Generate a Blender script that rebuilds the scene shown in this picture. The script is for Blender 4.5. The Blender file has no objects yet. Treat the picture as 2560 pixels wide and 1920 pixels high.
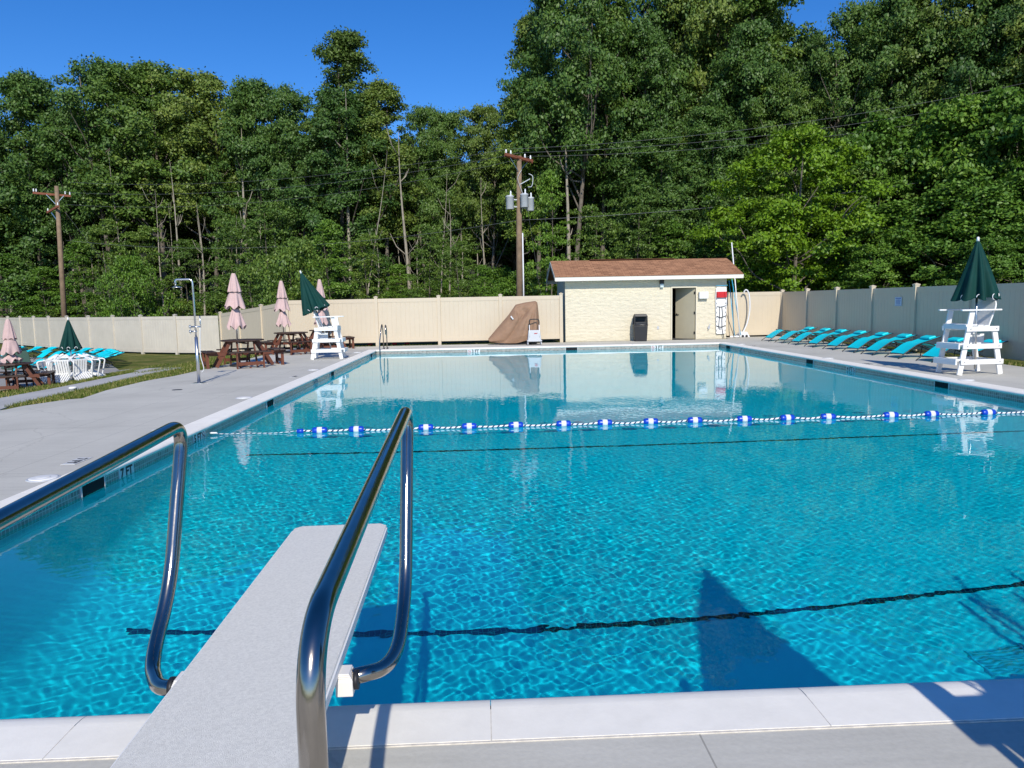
import bpy, math, random
import numpy as np
from mathutils import Vector, Matrix

S = bpy.context.scene
COL = S.collection
R = math.radians

# ---------------------------------------------------------------- camera
cam_d = bpy.data.cameras.new('camera'); cam = bpy.data.objects.new('camera', cam_d); COL.objects.link(cam)
yaw, pitch, roll = R(2.25), R(6.257), R(1.094)
fwd = Vector((math.sin(yaw)*math.cos(pitch), math.cos(yaw)*math.cos(pitch), -math.sin(pitch)))
right = Vector((math.cos(yaw), -math.sin(yaw), 0))
up = right.cross(fwd)
r2 = right*math.cos(roll) - up*math.sin(roll)
u2 = up*math.cos(roll) + right*math.sin(roll)
cam.matrix_world = Matrix((( r2.x, u2.x, -fwd.x, 0), (r2.y, u2.y, -fwd.y, 0), (r2.z, u2.z, -fwd.z, 1.6), (0, 0, 0, 1)))
cam_d.lens = 26.0; cam_d.sensor_width = 36; cam_d.clip_end = 2000; cam_d.clip_start = .05
S.camera = cam

# ---------------------------------------------------------------- sky + sun
W = bpy.data.worlds.new('World'); S.world = W; W.use_nodes = True
wt = W.node_tree; sky = wt.nodes.new('ShaderNodeTexSky'); sky.sky_type = 'NISHITA'; sky.sun_disc = False
sky.sun_elevation = R(35); sky.sun_rotation = R(176)
sky.air_density = 1.0; sky.dust_density = 0.2; sky.ozone_density = 2.5; sky.altitude = 400
hs_ = wt.nodes.new('ShaderNodeHueSaturation'); hs_.inputs['Saturation'].default_value = 1.35; hs_.inputs['Value'].default_value = 1.0
wt.links.new(sky.outputs[0], hs_.inputs['Color']); tn_ = wt.nodes.new('ShaderNodeVectorMath'); tn_.operation = 'MULTIPLY'; tn_.inputs[1].default_value = (.70, .86, 1.16)
wt.links.new(hs_.outputs[0], tn_.inputs[0]); wt.links.new(tn_.outputs[0], wt.nodes['Background'].inputs[0]); wt.nodes['Background'].inputs[1].default_value = .12
sl = bpy.data.lights.new('sun', 'SUN'); sl.energy = 4.2; sl.angle = R(.5); sl.color = (1, .94, .83)
sun = bpy.data.objects.new('sun', sl); COL.objects.link(sun)
SUN = Vector((-.07, 1, -.702)).normalized()
sun.rotation_euler = SUN.to_track_quat('-Z', 'Y').to_euler()
sl.cycles.is_caustics_light = True
S.view_settings.view_transform = 'Standard'; S.view_settings.look = 'None'; S.view_settings.gamma = 1
S.view_settings.exposure = 0.07
S.render.engine = 'CYCLES'
S.cycles.use_denoising = True
S.cycles.max_bounces = 8; S.cycles.diffuse_bounces = 3; S.cycles.glossy_bounces = 4; S.cycles.transmission_bounces = 6
S.cycles.blur_glossy = 0.3; S.cycles.sample_clamp_indirect = 6

# ---------------------------------------------------------------- materials
MATS = {}
def mat(name, color=(.5,.5,.5), rough=.6, metal=0, spec=.5, var=0, vscale=8, bump=0, bscale=60, coat=0, var2=None):
    if name in MATS: return MATS[name]
    m = bpy.data.materials.new(name); m.use_nodes = True; t = m.node_tree; p = t.nodes['Principled BSDF']
    p.inputs['Base Color'].default_value = (*color, 1); p.inputs['Roughness'].default_value = rough
    p.inputs['Metallic'].default_value = metal; p.inputs['Specular IOR Level'].default_value = spec
    p.inputs['Coat Weight'].default_value = coat
    if var or bump:
        tc = t.nodes.new('ShaderNodeTexCoord')
    if var:
        n = t.nodes.new('ShaderNodeTexNoise'); n.inputs['Scale'].default_value = vscale; n.inputs['Detail'].default_value = 6
        n.inputs['Roughness'].default_value = .65
        t.links.new(tc.outputs['Object'], n.inputs['Vector'])
        mr = t.nodes.new('ShaderNodeMapRange'); mr.inputs[1].default_value = .3; mr.inputs[2].default_value = .7
        t.links.new(n.outputs['Fac'], mr.inputs[0])
        mx = t.nodes.new('ShaderNodeMix'); mx.data_type = 'RGBA'
        c2 = var2 or tuple(c*(1-var) for c in color)
        mx.inputs[6].default_value = (*c2, 1); mx.inputs[7].default_value = (*tuple(min(1, c*(1+var*.4)) for c in color), 1)
        t.links.new(mr.outputs[0], mx.inputs[0]); t.links.new(mx.outputs[2], p.inputs['Base Color'])
    if bump:
        n2 = t.nodes.new('ShaderNodeTexNoise'); n2.inputs['Scale'].default_value = bscale; n2.inputs['Detail'].default_value = 5
        t.links.new(tc.outputs['Object'], n2.inputs['Vector'])
        b = t.nodes.new('ShaderNodeBump'); b.inputs['Strength'].default_value = bump; b.inputs['Distance'].default_value = .02
        t.links.new(n2.outputs['Fac'], b.inputs['Height']); t.links.new(b.outputs[0], p.inputs['Normal'])
    MATS[name] = m
    return m

def nodes(m): return m.node_tree, m.node_tree.nodes['Principled BSDF']
def N(t, kind, **kw):
    n = t.nodes.new(kind)
    for k, v in kw.items(): setattr(n, k, v)
    return n
def math_n(t, op, a, b=None, c=None):
    n = t.nodes.new('ShaderNodeMath'); n.operation = op
    for i, v in enumerate((a, b, c)):
        if v is None: continue
        if isinstance(v, (int, float)): n.inputs[i].default_value = v
        else: t.links.new(v, n.inputs[i])
    return n.outputs[0]

# concrete deck: broomed, with control joints
def concrete(name, base, joints=None, tone=(1, 1, 1)):
    m = mat(name, base, rough=.85, spec=.25); t, p = nodes(m)
    tc = N(t, 'ShaderNodeTexCoord'); sep = N(t, 'ShaderNodeSeparateXYZ'); t.links.new(tc.outputs['Object'], sep.inputs[0])
    n1 = N(t, 'ShaderNodeTexNoise'); n1.inputs['Scale'].default_value = .55; n1.inputs['Detail'].default_value = 8; n1.inputs['Roughness'].default_value = .62
    t.links.new(tc.outputs['Object'], n1.inputs['Vector'])
    mp = N(t, 'ShaderNodeMapping'); mp.inputs['Scale'].default_value = (.6, 9, 1); t.links.new(tc.outputs['Object'], mp.inputs[0])
    n2 = N(t, 'ShaderNodeTexNoise'); n2.inputs['Scale'].default_value = 2.2; n2.inputs['Detail'].default_value = 6; t.links.new(mp.outputs[0], n2.inputs['Vector'])
    n3 = N(t, 'ShaderNodeTexNoise'); n3.inputs['Scale'].default_value = 45; n3.inputs['Detail'].default_value = 4; t.links.new(tc.outputs['Object'], n3.inputs['Vector'])
    a = math_n(t, 'MULTIPLY_ADD', n1.outputs['Fac'], .56, .48)
    b = math_n(t, 'MULTIPLY_ADD', n2.outputs['Fac'], .22, a)
    c = math_n(t, 'MULTIPLY_ADD', n3.outputs['Fac'], .18, b)
    vo = N(t, 'ShaderNodeTexVoronoi', feature='DISTANCE_TO_EDGE'); vo.inputs['Scale'].default_value = .33
    wv = N(t, 'ShaderNodeVectorMath', operation='MULTIPLY_ADD'); t.links.new(n1.outputs['Color'], wv.inputs[0]); wv.inputs[1].default_value = (.9, .9, 0); t.links.new(tc.outputs['Object'], wv.inputs[2]); t.links.new(wv.outputs[0], vo.inputs['Vector'])
    ck = math_n(t, 'MULTIPLY_ADD', math_n(t, 'GREATER_THAN', vo.outputs['Distance'], .0035), .10, .90)
    f = math_n(t, 'MULTIPLY', c, ck)
    if joints:
        for axis, pos in joints:
            d = math_n(t, 'ABSOLUTE', math_n(t, 'SUBTRACT', sep.outputs[axis], pos))
            k = math_n(t, 'GREATER_THAN', d, .0035)
            k = math_n(t, 'MULTIPLY_ADD', k, .38, .62)
            f = math_n(t, 'MULTIPLY', f, k)
    mx = N(t, 'ShaderNodeVectorMath', operation='SCALE'); mx.inputs[0].default_value = tuple(x*y for x, y in zip(base, tone)); t.links.new(f, mx.inputs['Scale'])
    t.links.new(mx.outputs[0], p.inputs['Base Color'])
    bp = N(t, 'ShaderNodeBump'); bp.inputs['Strength'].default_value = .25; bp.inputs['Distance'].default_value = .004
    t.links.new(n3.outputs['Fac'], bp.inputs['Height']); t.links.new(bp.outputs[0], p.inputs['Normal'])
    return m
jl = [(0, -4.85), (0, -5.66), (0, -7.0)] + [(1, 9.0+3.05*k) for k in range(7)]
DECK = concrete('deck_concrete', (.57, .55, .485), [(0, -5.66), (0, -7.28), (0, -4.82), (0, 10.4)] + [(1, y) for y in (4.2, 7.3, 10.35, 13.4, 16.5, 19.5, 22.6, 25.7, 28.3)] + [(0, .77), (0, 3.9)])
PATH = concrete('path_concrete', (.48, .47, .45), [(1, 16.0), (1, 18.2), (1, 20.4), (1, 22.6)])
PATIO = concrete('patio_concrete', (.36, .345, .325), None, (1, .99, .97))

# coping
COPE = mat('coping_stone', (.72, .71, .69), rough=.75, spec=.3); t, p = nodes(COPE)
g = N(t, 'ShaderNodeNewGeometry'); tc = N(t, 'ShaderNodeTexCoord')
n1 = N(t, 'ShaderNodeTexNoise'); n1.inputs['Scale'].default_value = 5; n1.inputs['Detail'].default_value = 7; n1.inputs['Roughness'].default_value = .7; t.links.new(tc.outputs['Object'], n1.inputs['Vector'])
f = math_n(t, 'MULTIPLY_ADD', n1.outputs['Fac'], .26, .83)
f = math_n(t, 'MULTIPLY_ADD', g.outputs['Random Per Island'], .05, f)
vs = N(t, 'ShaderNodeVectorMath', operation='SCALE'); vs.inputs[0].default_value = (.92, .88, .79); t.links.new(f, vs.inputs['Scale']); t.links.new(vs.outputs[0], p.inputs['Base Color'])
n4 = N(t, 'ShaderNodeTexNoise'); n4.inputs['Scale'].default_value = 70; t.links.new(tc.outputs['Object'], n4.inputs['Vector'])
bp = N(t, 'ShaderNodeBump'); bp.inputs['Strength'].default_value = .15; bp.inputs['Distance'].default_value = .003; t.links.new(n4.outputs['Fac'], bp.inputs['Height']); t.links.new(bp.outputs[0], p.inputs['Normal'])
MORTAR = mat('joint_mortar', (.70, .65, .57), .9, var=.3, vscale=20)

def grid_tiles(name, size, base, grout, gw=.08, var=.35):
    m = mat(name, base, rough=.25, spec=.5); t, p = nodes(m)
    tc = N(t, 'ShaderNodeTexCoord'); sc = N(t, 'ShaderNodeVectorMath', operation='SCALE'); sc.inputs['Scale'].default_value = 1/size; t.links.new(tc.outputs['UV'], sc.inputs[0])
    fl = N(t, 'ShaderNodeVectorMath', operation='FLOOR'); t.links.new(sc.outputs[0], fl.inputs[0])
    fr = N(t, 'ShaderNodeVectorMath', operation='FRACTION'); t.links.new(sc.outputs[0], fr.inputs[0])
    sp = N(t, 'ShaderNodeSeparateXYZ'); t.links.new(fr.outputs[0], sp.inputs[0])
    wn = N(t, 'ShaderNodeTexWhiteNoise'); t.links.new(fl.outputs[0], wn.inputs['Vector'])
    kx = math_n(t, 'GREATER_THAN', math_n(t, 'ABSOLUTE', math_n(t, 'SUBTRACT', sp.outputs[0], .5)), .5-gw)
    ky = math_n(t, 'GREATER_THAN', math_n(t, 'ABSOLUTE', math_n(t, 'SUBTRACT', sp.outputs[1], .5)), .5-gw)
    k = math_n(t, 'MAXIMUM', kx, ky)
    v = math_n(t, 'MULTIPLY_ADD', wn.outputs['Value'], var*2, 1-var)
    vs = N(t, 'ShaderNodeVectorMath', operation='SCALE'); vs.inputs[0].default_value = base; t.links.new(v, vs.inputs['Scale'])
    mx = N(t, 'ShaderNodeMix', data_type='RGBA'); t.links.new(k, mx.inputs[0]); t.links.new(vs.outputs[0], mx.inputs[6]); mx.inputs[7].default_value = (*grout, 1)
    t.links.new(mx.outputs[2], p.inputs['Base Color'])
    return m
TILE = grid_tiles('waterline_tile', .05, (.26, .24, .21), (.55, .52, .46), .07, .3)
NAVY = grid_tiles('navy_tile', .05, (.006, .012, .035), (.12, .2, .2), .05, .5)
PLASTER = mat('pool_plaster', (.72, .83, .84), rough=.8, spec=0, var=.07, vscale=1.3)

WHITE = mat('white_poly', (.82, .82, .80), .45, var=.05, vscale=6)
STEEL = mat('stainless', (.40, .36, .31), .16, metal=1, var=.12, vscale=14, bump=.02, bscale=30)
ALU = mat('aluminium', (.7, .7, .7), .3, metal=1)
FENCE = mat('vinyl_fence', (.61, .52, .385), .42, var=.05, vscale=.9)
FENCE2 = mat('vinyl_fence_far', (.60, .55, .46), .45, var=.10, vscale=1.2)
BOARD = mat('board_sand_tread', (.78, .76, .69), .8, spec=.3, var=.17, vscale=110, bump=.35, bscale=420)
CLAMP = mat('clamp_plastic', (.78, .74, .68), .5)
BROWN = mat('recycled_brown', (.15, .045, .020), .55, var=.25, vscale=5)
BROWNT = mat('recycled_brown_top', (.055, .028, .018), .5, var=.25, vscale=5)
TEAL = mat('turquoise_sling', (.0, .70, .80), .55, var=.08, vscale=5, bump=.1, bscale=300)
BLACKM = mat('black_frame', (.02, .02, .022), .4)
BLACKP = mat('black_plastic', (.018, .018, .02), .5, var=.2, vscale=6)
GREEN = mat('green_canvas', (.004, .045, .038), .75, spec=.2, var=.25, vscale=3)
PINK = mat('pink_canvas', (.60, .43, .405), .85, spec=.15, var=.12, vscale=4)
TRIM = mat('dark_trim', (.04, .02, .02), .8)
TARP = mat('tan_tarp', (.31, .19, .12), .7, spec=.25, var=.16, vscale=2.2, bump=1.0, bscale=7)
WOODP = mat('pole_wood', (.25, .175, .11), .85, var=.35, vscale=3)
ARMW = mat('crossarm_wood', (.22, .07, .035), .8, var=.25, vscale=6)
GREYM = mat('transformer_grey', (.52, .56, .58), .45, var=.08, vscale=5)
PORC = mat('porcelain', (.75, .78, .8), .2)
RED = mat('red_plastic', (.55, .01, .015), .45)
DOORM = mat('door_paint', (.52, .47, .34), .5, var=.06, vscale=4)
CREAM = mat('cream_trim', (.66, .60, .46), .6)
DARK = mat('recess_shade', (.008, .008, .009), .9)
SHADEIN = mat('interior_shade', (.05, .05, .05), .9)
BLUEF = mat('blue_float', (.008, .06, .52), .3, var=.15, vscale=9)
WHITEF = mat('white_float', (.82, .83, .84), .35)
INK = mat('black_ink', (.012, .012, .014), .6)
REDINK = mat('red_ink', (.5, .03, .03), .6)
MARKW = mat('marker_white', (.68, .68, .66), .35)
LIDW = mat('lid_white', (.80, .79, .76), .5, var=.08, vscale=9)
BLUEP = mat('blue_pole', (.06, .45, .72), .3)
HOSE = mat('hose_white', (.72, .74, .76), .4)
GREYP = mat('grey_plastic', (.5, .52, .54), .45)
WIRE = mat('wire', (.10, .11, .11), .5)
SOIL = mat('forest_floor', (.035, .040, .015), .95, var=.4, vscale=2)
GREENBIN = mat('green_plastic', (.05, .10, .07), .55)
PAPER = mat('notice_paper', (.62, .68, .75), .6)
BLUEINK = mat('notice_blue', (.12, .2, .45), .6)
DECAL = mat('silver_decal', (.7, .7, .7), .4)

# grass
GRASS = mat('grass_ground', (.07, .085, .02), .95, spec=.1); t, p = nodes(GRASS)
tc = N(t, 'ShaderNodeTexCoord')
n1 = N(t, 'ShaderNodeTexNoise'); n1.inputs['Scale'].default_value = .9; n1.inputs['Detail'].default_value = 9; n1.inputs['Roughness'].default_value = .7; t.links.new(tc.outputs['Object'], n1.inputs['Vector'])
n2 = N(t, 'ShaderNodeTexNoise'); n2.inputs['Scale'].default_value = 30; n2.inputs['Detail'].default_value = 5; t.links.new(tc.outputs['Object'], n2.inputs['Vector'])
ad = math_n(t, 'ADD', math_n(t, 'MULTIPLY', n1.outputs['Fac'], .65), math_n(t, 'MULTIPLY', n2.outputs['Fac'], .35))
cr = N(t, 'ShaderNodeValToRGB'); e = cr.color_ramp.elements
e[0].position = .36; e[0].color = (.045, .085, .012, 1); e[1].position = .64; e[1].color = (.28, .22, .085, 1)
x = cr.color_ramp.elements.new(.5); x.color = (.10, .12, .022, 1)
t.links.new(ad, cr.inputs[0]); t.links.new(cr.outputs[0], p.inputs['Base Color'])
BLADE = mat('grass_blades', (.1, .14, .03), .8, spec=.1); t, p = nodes(BLADE)
g = N(t, 'ShaderNodeNewGeometry'); cr = N(t, 'ShaderNodeValToRGB'); e = cr.color_ramp.elements
e[0].color = (.06, .11, .012, 1); e[1].color = (.46, .38, .16, 1); x = cr.color_ramp.elements.new(.7); x.color = (.12, .15, .03, 1)
t.links.new(g.outputs['Random Per Island'], cr.inputs[0]); t.links.new(cr.outputs[0], p.inputs['Base Color'])

# shed block wall
BLOCK = mat('split_block', (.80, .72, .52), .8, spec=.2); t, p = nodes(BLOCK)
tc = N(t, 'ShaderNodeTexCoord'); mp = N(t, 'ShaderNodeMapping'); mp.inputs['Scale'].default_value = (.7, .7, 1.5); t.links.new(tc.outputs['Object'], mp.inputs[0])
n1 = N(t, 'ShaderNodeTexNoise'); n1.inputs['Scale'].default_value = 6; n1.inputs['Detail'].default_value = 5; t.links.new(mp.outputs[0], n1.inputs['Vector'])
sp = N(t, 'ShaderNodeSeparateXYZ'); t.links.new(tc.outputs['Object'], sp.inputs[0])
zz = math_n(t, 'FRACT', math_n(t, 'DIVIDE', sp.outputs[2], .2))
k = math_n(t, 'LESS_THAN', zz, .06)
row = math_n(t, 'FLOOR', math_n(t, 'DIVIDE', sp.outputs[2], .2))
xx = math_n(t, 'FRACT', math_n(t, 'ADD', math_n(t, 'DIVIDE', sp.outputs[0], .4), math_n(t, 'MULTIPLY', row, .5)))
k2 = math_n(t, 'LESS_THAN', xx, .025)
kk = math_n(t, 'MAXIMUM', k, k2)
hh = math_n(t, 'SUBTRACT', n1.outputs['Fac'], math_n(t, 'MULTIPLY', kk, .05))
bp = N(t, 'ShaderNodeBump'); bp.inputs['Strength'].default_value = 1.0; bp.inputs['Distance'].default_value = .05; t.links.new(hh, bp.inputs['Height']); t.links.new(bp.outputs[0], p.inputs['Normal'])
vs = N(t, 'ShaderNodeVectorMath', operation='SCALE'); vs.inputs[0].default_value = (.68, .615, .465)
t.links.new(math_n(t, 'SUBTRACT', math_n(t, 'MULTIPLY_ADD', n1.outputs['Fac'], .22, .89), math_n(t, 'MULTIPLY', kk, .03)), vs.inputs['Scale']); t.links.new(vs.outputs[0], p.inputs['Base Color'])

# shingles
SHING = mat('asphalt_shingle', (.3, .13, .07), .9, spec=.15); t, p = nodes(SHING)
tc = N(t, 'ShaderNodeTexCoord'); br = N(t, 'ShaderNodeTexBrick'); t.links.new(tc.outputs['UV'], br.inputs['Vector'])
br.inputs['Scale'].default_value = 1; br.inputs['Brick Width'].default_value = .28; br.inputs['Row Height'].default_value = .13; br.inputs['Mortar Size'].default_value = .006; br.offset = .37
br.inputs['Color1'].default_value = (.37, .19, .105, 1); br.inputs['Color2'].default_value = (.22, .11, .062, 1); br.inputs['Mortar'].default_value = (.09, .04, .025, 1); br.inputs['Bias'].default_value = -.25
n1 = N(t, 'ShaderNodeTexNoise'); n1.inputs['Scale'].default_value = 3; n1.inputs['Detail'].default_value = 8; t.links.new(tc.outputs['UV'], n1.inputs['Vector'])
hs = N(t, 'ShaderNodeVectorMath', operation='SCALE'); t.links.new(br.outputs['Color'], hs.inputs[0]); t.links.new(math_n(t, 'MULTIPLY_ADD', n1.outputs['Fac'], .8, .7), hs.inputs['Scale'])
t.links.new(hs.outputs[0], p.inputs['Base Color'])

# foliage
def leaf_mat(name, c1, c2, c3):
    m = bpy.data.materials.new(name); m.use_nodes = True; t = m.node_tree; t.nodes.clear()
    out = N(t, 'ShaderNodeOutputMaterial'); g = N(t, 'ShaderNodeNewGeometry'); oi = N(t, 'ShaderNodeObjectInfo')
    tc = N(t, 'ShaderNodeTexCoord'); nz = N(t, 'ShaderNodeTexNoise'); nz.inputs['Scale'].default_value = .35; nz.inputs['Detail'].default_value = 3
    t.links.new(tc.outputs['Object'], nz.inputs['Vector'])
    v = math_n(t, 'ADD', math_n(t, 'MULTIPLY', g.outputs['Random Per Island'], .4), math_n(t, 'ADD', math_n(t, 'MULTIPLY', oi.outputs['Random'], .25), math_n(t, 'MULTIPLY', nz.outputs['Fac'], .45)))
    cr = N(t, 'ShaderNodeValToRGB'); e = cr.color_ramp.elements
    e[0].position = .2; e[0].color = (*c1, 1); e[1].position = .9; e[1].color = (*c3, 1); x = cr.color_ramp.elements.new(.55); x.color = (*c2, 1)
    t.links.new(v, cr.inputs[0])
    pb = N(t, 'ShaderNodeBsdfPrincipled'); pb.inputs['Roughness'].default_value = .5; pb.inputs['Specular IOR Level'].default_value = .35
    t.links.new(cr.outputs[0], pb.inputs['Base Color'])
    tr = N(t, 'ShaderNodeBsdfTranslucent'); sc = N(t, 'ShaderNodeVectorMath', operation='MULTIPLY'); sc.inputs[1].default_value = (1.1, 1.2, .6); t.links.new(cr.outputs[0], sc.inputs[0]); t.links.new(sc.outputs[0], tr.inputs[0])
    mx = N(t, 'ShaderNodeMixShader'); mx.inputs[0].default_value = .14
    t.links.new(pb.outputs[0], mx.inputs[1]); t.links.new(tr.outputs[0], mx.inputs[2]); t.links.new(mx.outputs[0], out.inputs[0])
    return m
LEAF = leaf_mat('leaves_green', (.050, .105, .018), (.105, .185, .026), (.22, .29, .045))
LEAFO = leaf_mat('leaves_olive', (.055, .098, .020), (.112, .178, .028), (.22, .275, .048))
LEAFD = leaf_mat('leaves_dark', (.036, .085, .020), (.070, .145, .024), (.135, .215, .038))
LEAFY = leaf_mat('leaves_yellow_green', (.075, .165, .008), (.135, .25, .010), (.215, .34, .016))
LEAFM = leaf_mat('leaves_maple', (.050, .12, .015), (.10, .205, .022), (.18, .30, .034))
BARK = mat('bark_grey', (.17, .145, .115), .9, var=.45, vscale=3, bump=.5, bscale=14)
BARKD = mat('bark_dark', (.09, .075, .06), .9, var=.4, vscale=3)

# ---------------------------------------------------------------- mesh builder
class MB:
    def __init__(s): s.v = []; s.f = []; s.sm = []; s.uv = []
    def add(s, vs, fs, smooth=False, uvs=None):
        b = len(s.v); s.v += [tuple(v) for v in vs]
        for i, f in enumerate(fs):
            s.f.append(tuple(b+j for j in f)); s.sm.append(smooth); s.uv.append(uvs[i] if uvs else None)
        return s
    def box(s, c, d, M=None):
        x, y, z = d[0]/2, d[1]/2, d[2]/2
        vs = [Vector((sx*x, sy*y, sz*z)) for sz in (-1, 1) for sy in (-1, 1) for sx in (-1, 1)]
        if M is not None: vs = [M @ v for v in vs]
        vs = [v+Vector(c) for v in vs]
        return s.add(vs, [(0,2,3,1),(4,5,7,6),(0,1,5,4),(2,6,7,3),(0,4,6,2),(1,3,7,5)])
    def beam(s, a, b, w, h, upv=(0,0,1)):
        a, b = Vector(a), Vector(b); d = (b-a).normalized(); u = Vector(upv)
        if abs(d.dot(u)) > .98: u = Vector((0,1,0))
        r = d.cross(u).normalized(); u = r.cross(d).normalized()
        vs = [p+r*sx*w/2+u*sz*h/2 for p in (a, b) for sx, sz in ((-1,-1),(1,-1),(1,1),(-1,1))]
        return s.add(vs, [(0,1,2,3),(4,7,6,5),(0,4,5,1),(1,5,6,2),(2,6,7,3),(3,7,4,0)])
    def tube(s, pts, r, n=10, cap=True):
        pts = [Vector(p) for p in pts]; m = len(pts)
        rs = r if isinstance(r, (list, tuple)) else [r]*m
        prev = None; vs = []
        for i, p in enumerate(pts):
            d = (pts[min(i+1, m-1)]-pts[max(i-1, 0)]).normalized()
            if prev is None:
                a = Vector((0,0,1)) if abs(d.z) < .9 else Vector((1,0,0)); u = d.cross(a).normalized()
            else:
                u = (prev-d*prev.dot(d)).normalized()
            prev = u; w = d.cross(u)
            for k in range(n):
                t = 2*math.pi*k/n; vs.append(p+(u*math.cos(t)+w*math.sin(t))*rs[i])
        fs = [(i*n+k, i*n+(k+1) % n, (i+1)*n+(k+1) % n, (i+1)*n+k) for i in range(m-1) for k in range(n)]
        s.add(vs, fs, True)
        if cap:
            b = len(s.v)-len(vs)
            s.f.append(tuple(b+k for k in range(n))[::-1]); s.sm.append(False); s.uv.append(None)
            s.f.append(tuple(b+(m-1)*n+k for k in range(n))); s.sm.append(False); s.uv.append(None)
        return s
    def lathe(s, prof, c=(0,0,0), n=24, smooth=True, axis='z'):
        vs = []
        for r, z in prof:
            for k in range(n):
                t = 2*math.pi*k/n; x, y = r*math.cos(t), r*math.sin(t)
                vs.append((c[0]+x, c[1]+y, c[2]+z) if axis == 'z' else (c[0]+z, c[1]+x, c[2]+y) if axis == 'x' else (c[0]+y, c[1]+z, c[2]+x))
        m = len(prof)
        fs = [(i*n+k, i*n+(k+1) % n, (i+1)*n+(k+1) % n, (i+1)*n+k) for i in range(m-1) for k in range(n)]
        s.add(vs, fs, smooth); b = len(s.v)-len(vs)
        s.f.append(tuple(b+k for k in range(n))[::-1]); s.sm.append(False); s.uv.append(None)
        s.f.append(tuple(b+(m-1)*n+k for k in range(n))); s.sm.append(False); s.uv.append(None)
        return s
    def prism(s, poly, z0, z1, M=None):
        n = len(poly); vs = [Vector((x, y, z0)) for x, y in poly]+[Vector((x, y, z1)) for x, y in poly]
        if M is not None: vs = [M @ v for v in vs]
        return s.add(vs, [tuple(range(n))[::-1], tuple(range(n, 2*n))]+[(i, (i+1) % n, n+(i+1) % n, n+i) for i in range(n)])
    def xf(s, M, start=0):
        for i in range(start, len(s.v)): s.v[i] = tuple(M @ Vector(s.v[i]))
        return s
    def build(s, name, m, parent=None, bevel=0):
        me = bpy.data.meshes.new(name); me.from_pydata(s.v, [], s.f); me.update()
        me.polygons.foreach_set('use_smooth', s.sm)
        if any(u is not None for u in s.uv):
            ul = me.uv_layers.new(name='UVMap'); k = 0
            for f, u in zip(s.f, s.uv):
                for j in range(len(f)):
                    ul.data[k].uv = u[j] if u else (0, 0); k += 1
        o = bpy.data.objects.new(name, me); COL.objects.link(o)
        ms = m if isinstance(m, (list, tuple)) else [m]
        for x in ms: me.materials.append(x)
        if parent is not None: o.parent = parent
        if bevel:
            b = o.modifiers.new('b', 'BEVEL'); b.width = bevel; b.segments = 2; b.limit_method = 'ANGLE'; b.angle_limit = R(40)
        return o
def thing(name, label, cat, loc=(0,0,0), rz=0, group=None):
    o = bpy.data.objects.new(name, None); COL.objects.link(o); o.location = loc; o.rotation_euler = (0, 0, rz)
    o.empty_display_size = .1
    return tag(o, label, cat, group)
def tag(o, label, cat, group=None):
    o['label'] = label; o['category'] = cat
    if group: o['group'] = group
    return o
def struct(o): o['kind'] = 'structure'; return o
def kids(o): return [c for c in bpy.data.objects if c.parent is o]
def dup(o, loc, rz=0, label=None, kidmap=None):
    def rec(a, par):
        c = a.copy(); COL.objects.link(c); c.parent = par
        for k in CH.get(a, kids(a)): rec(k, c)
        return c
    CH = {}
    c = rec(o, None); c.location = loc; c.rotation_euler = (0, 0, rz)
    if label: c['label'] = label
    return c
def text_mb(txt, size, name, m, parent, M, depth=.001):
    cu = bpy.data.curves.new('txt', 'FONT'); cu.body = txt; cu.size = size; cu.align_x = 'CENTER'; cu.align_y = 'CENTER'; cu.extrude = depth; cu.offset = size*.03
    o = bpy.data.objects.new('txt', cu); COL.objects.link(o)
    dg = bpy.context.evaluated_depsgraph_get(); me = bpy.data.meshes.new_from_object(o.evaluated_get(dg)); me.name = name
    bpy.data.objects.remove(o); bpy.data.curves.remove(cu)
    me.transform(M); me.materials.clear(); me.materials.append(m)
    ob = bpy.data.objects.new(name, me); COL.objects.link(ob); ob.parent = parent
    return ob
def bez(pts, n=8):
    """Catmull-Rom through the points"""
    P = [Vector(p) for p in pts]; P = [P[0]*2-P[1]]+P+[P[-1]*2-P[-2]]; out = []
    for i in range(1, len(P)-2):
        for k in range(n):
            t = k/n; a, b, c, d = P[i-1:i+3]
            out.append(.5*((2*b)+(c-a)*t+(2*a-5*b+4*c-d)*t*t+(3*b-a-3*c+d)*t**3))
    return out+[P[-2]]
def fillet(pts, rad, n=7):
    """polyline with rounded corners"""
    P = [Vector(p) for p in pts]; out = [P[0]]
    for i in range(1, len(P)-1):
        a = (P[i-1]-P[i]); b = (P[i+1]-P[i]); r = rad[i-1] if isinstance(rad, (list, tuple)) else rad
        la = min(r, a.length*.49); lb = min(r, b.length*.49); p0 = P[i]+a.normalized()*la; p2 = P[i]+b.normalized()*lb
        for k in range(n+1):
            t = k/n; out.append((1-t)**2*p0+2*t*(1-t)*P[i]+t*t*p2)
    return out+[P[-1]]

# ---------------------------------------------------------------- ground
def gz(x): return 0 if x > -7.6 else max(-.58, -(-7.6-x)*.1)
XL, XR, YN, YF = -3.81, 8.69, 2.88, 26.8        # inner edge of the coping
WZ = -.152
xs = [-160, -60, -30, -13.4, -7.6, -3.95, 8.83, 12.1, 40, 160]; ys = [-80, -10, 2.74, 26.94, 40, 60, 90, 220]
v = []; f = []
for y in ys:
    for x in xs: v.append((x, y, gz(x)-.03))
for j in range(len(ys)-1):
    for i in range(len(xs)-1):
        if xs[i] == -3.95 and ys[j] == 2.74: continue
        a = j*len(xs)+i; f.append((a, a+1, a+1+len(xs), a+len(xs)))
m = MB(); m.add(v, f); struct(m.build('ground', GRASS))

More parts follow.
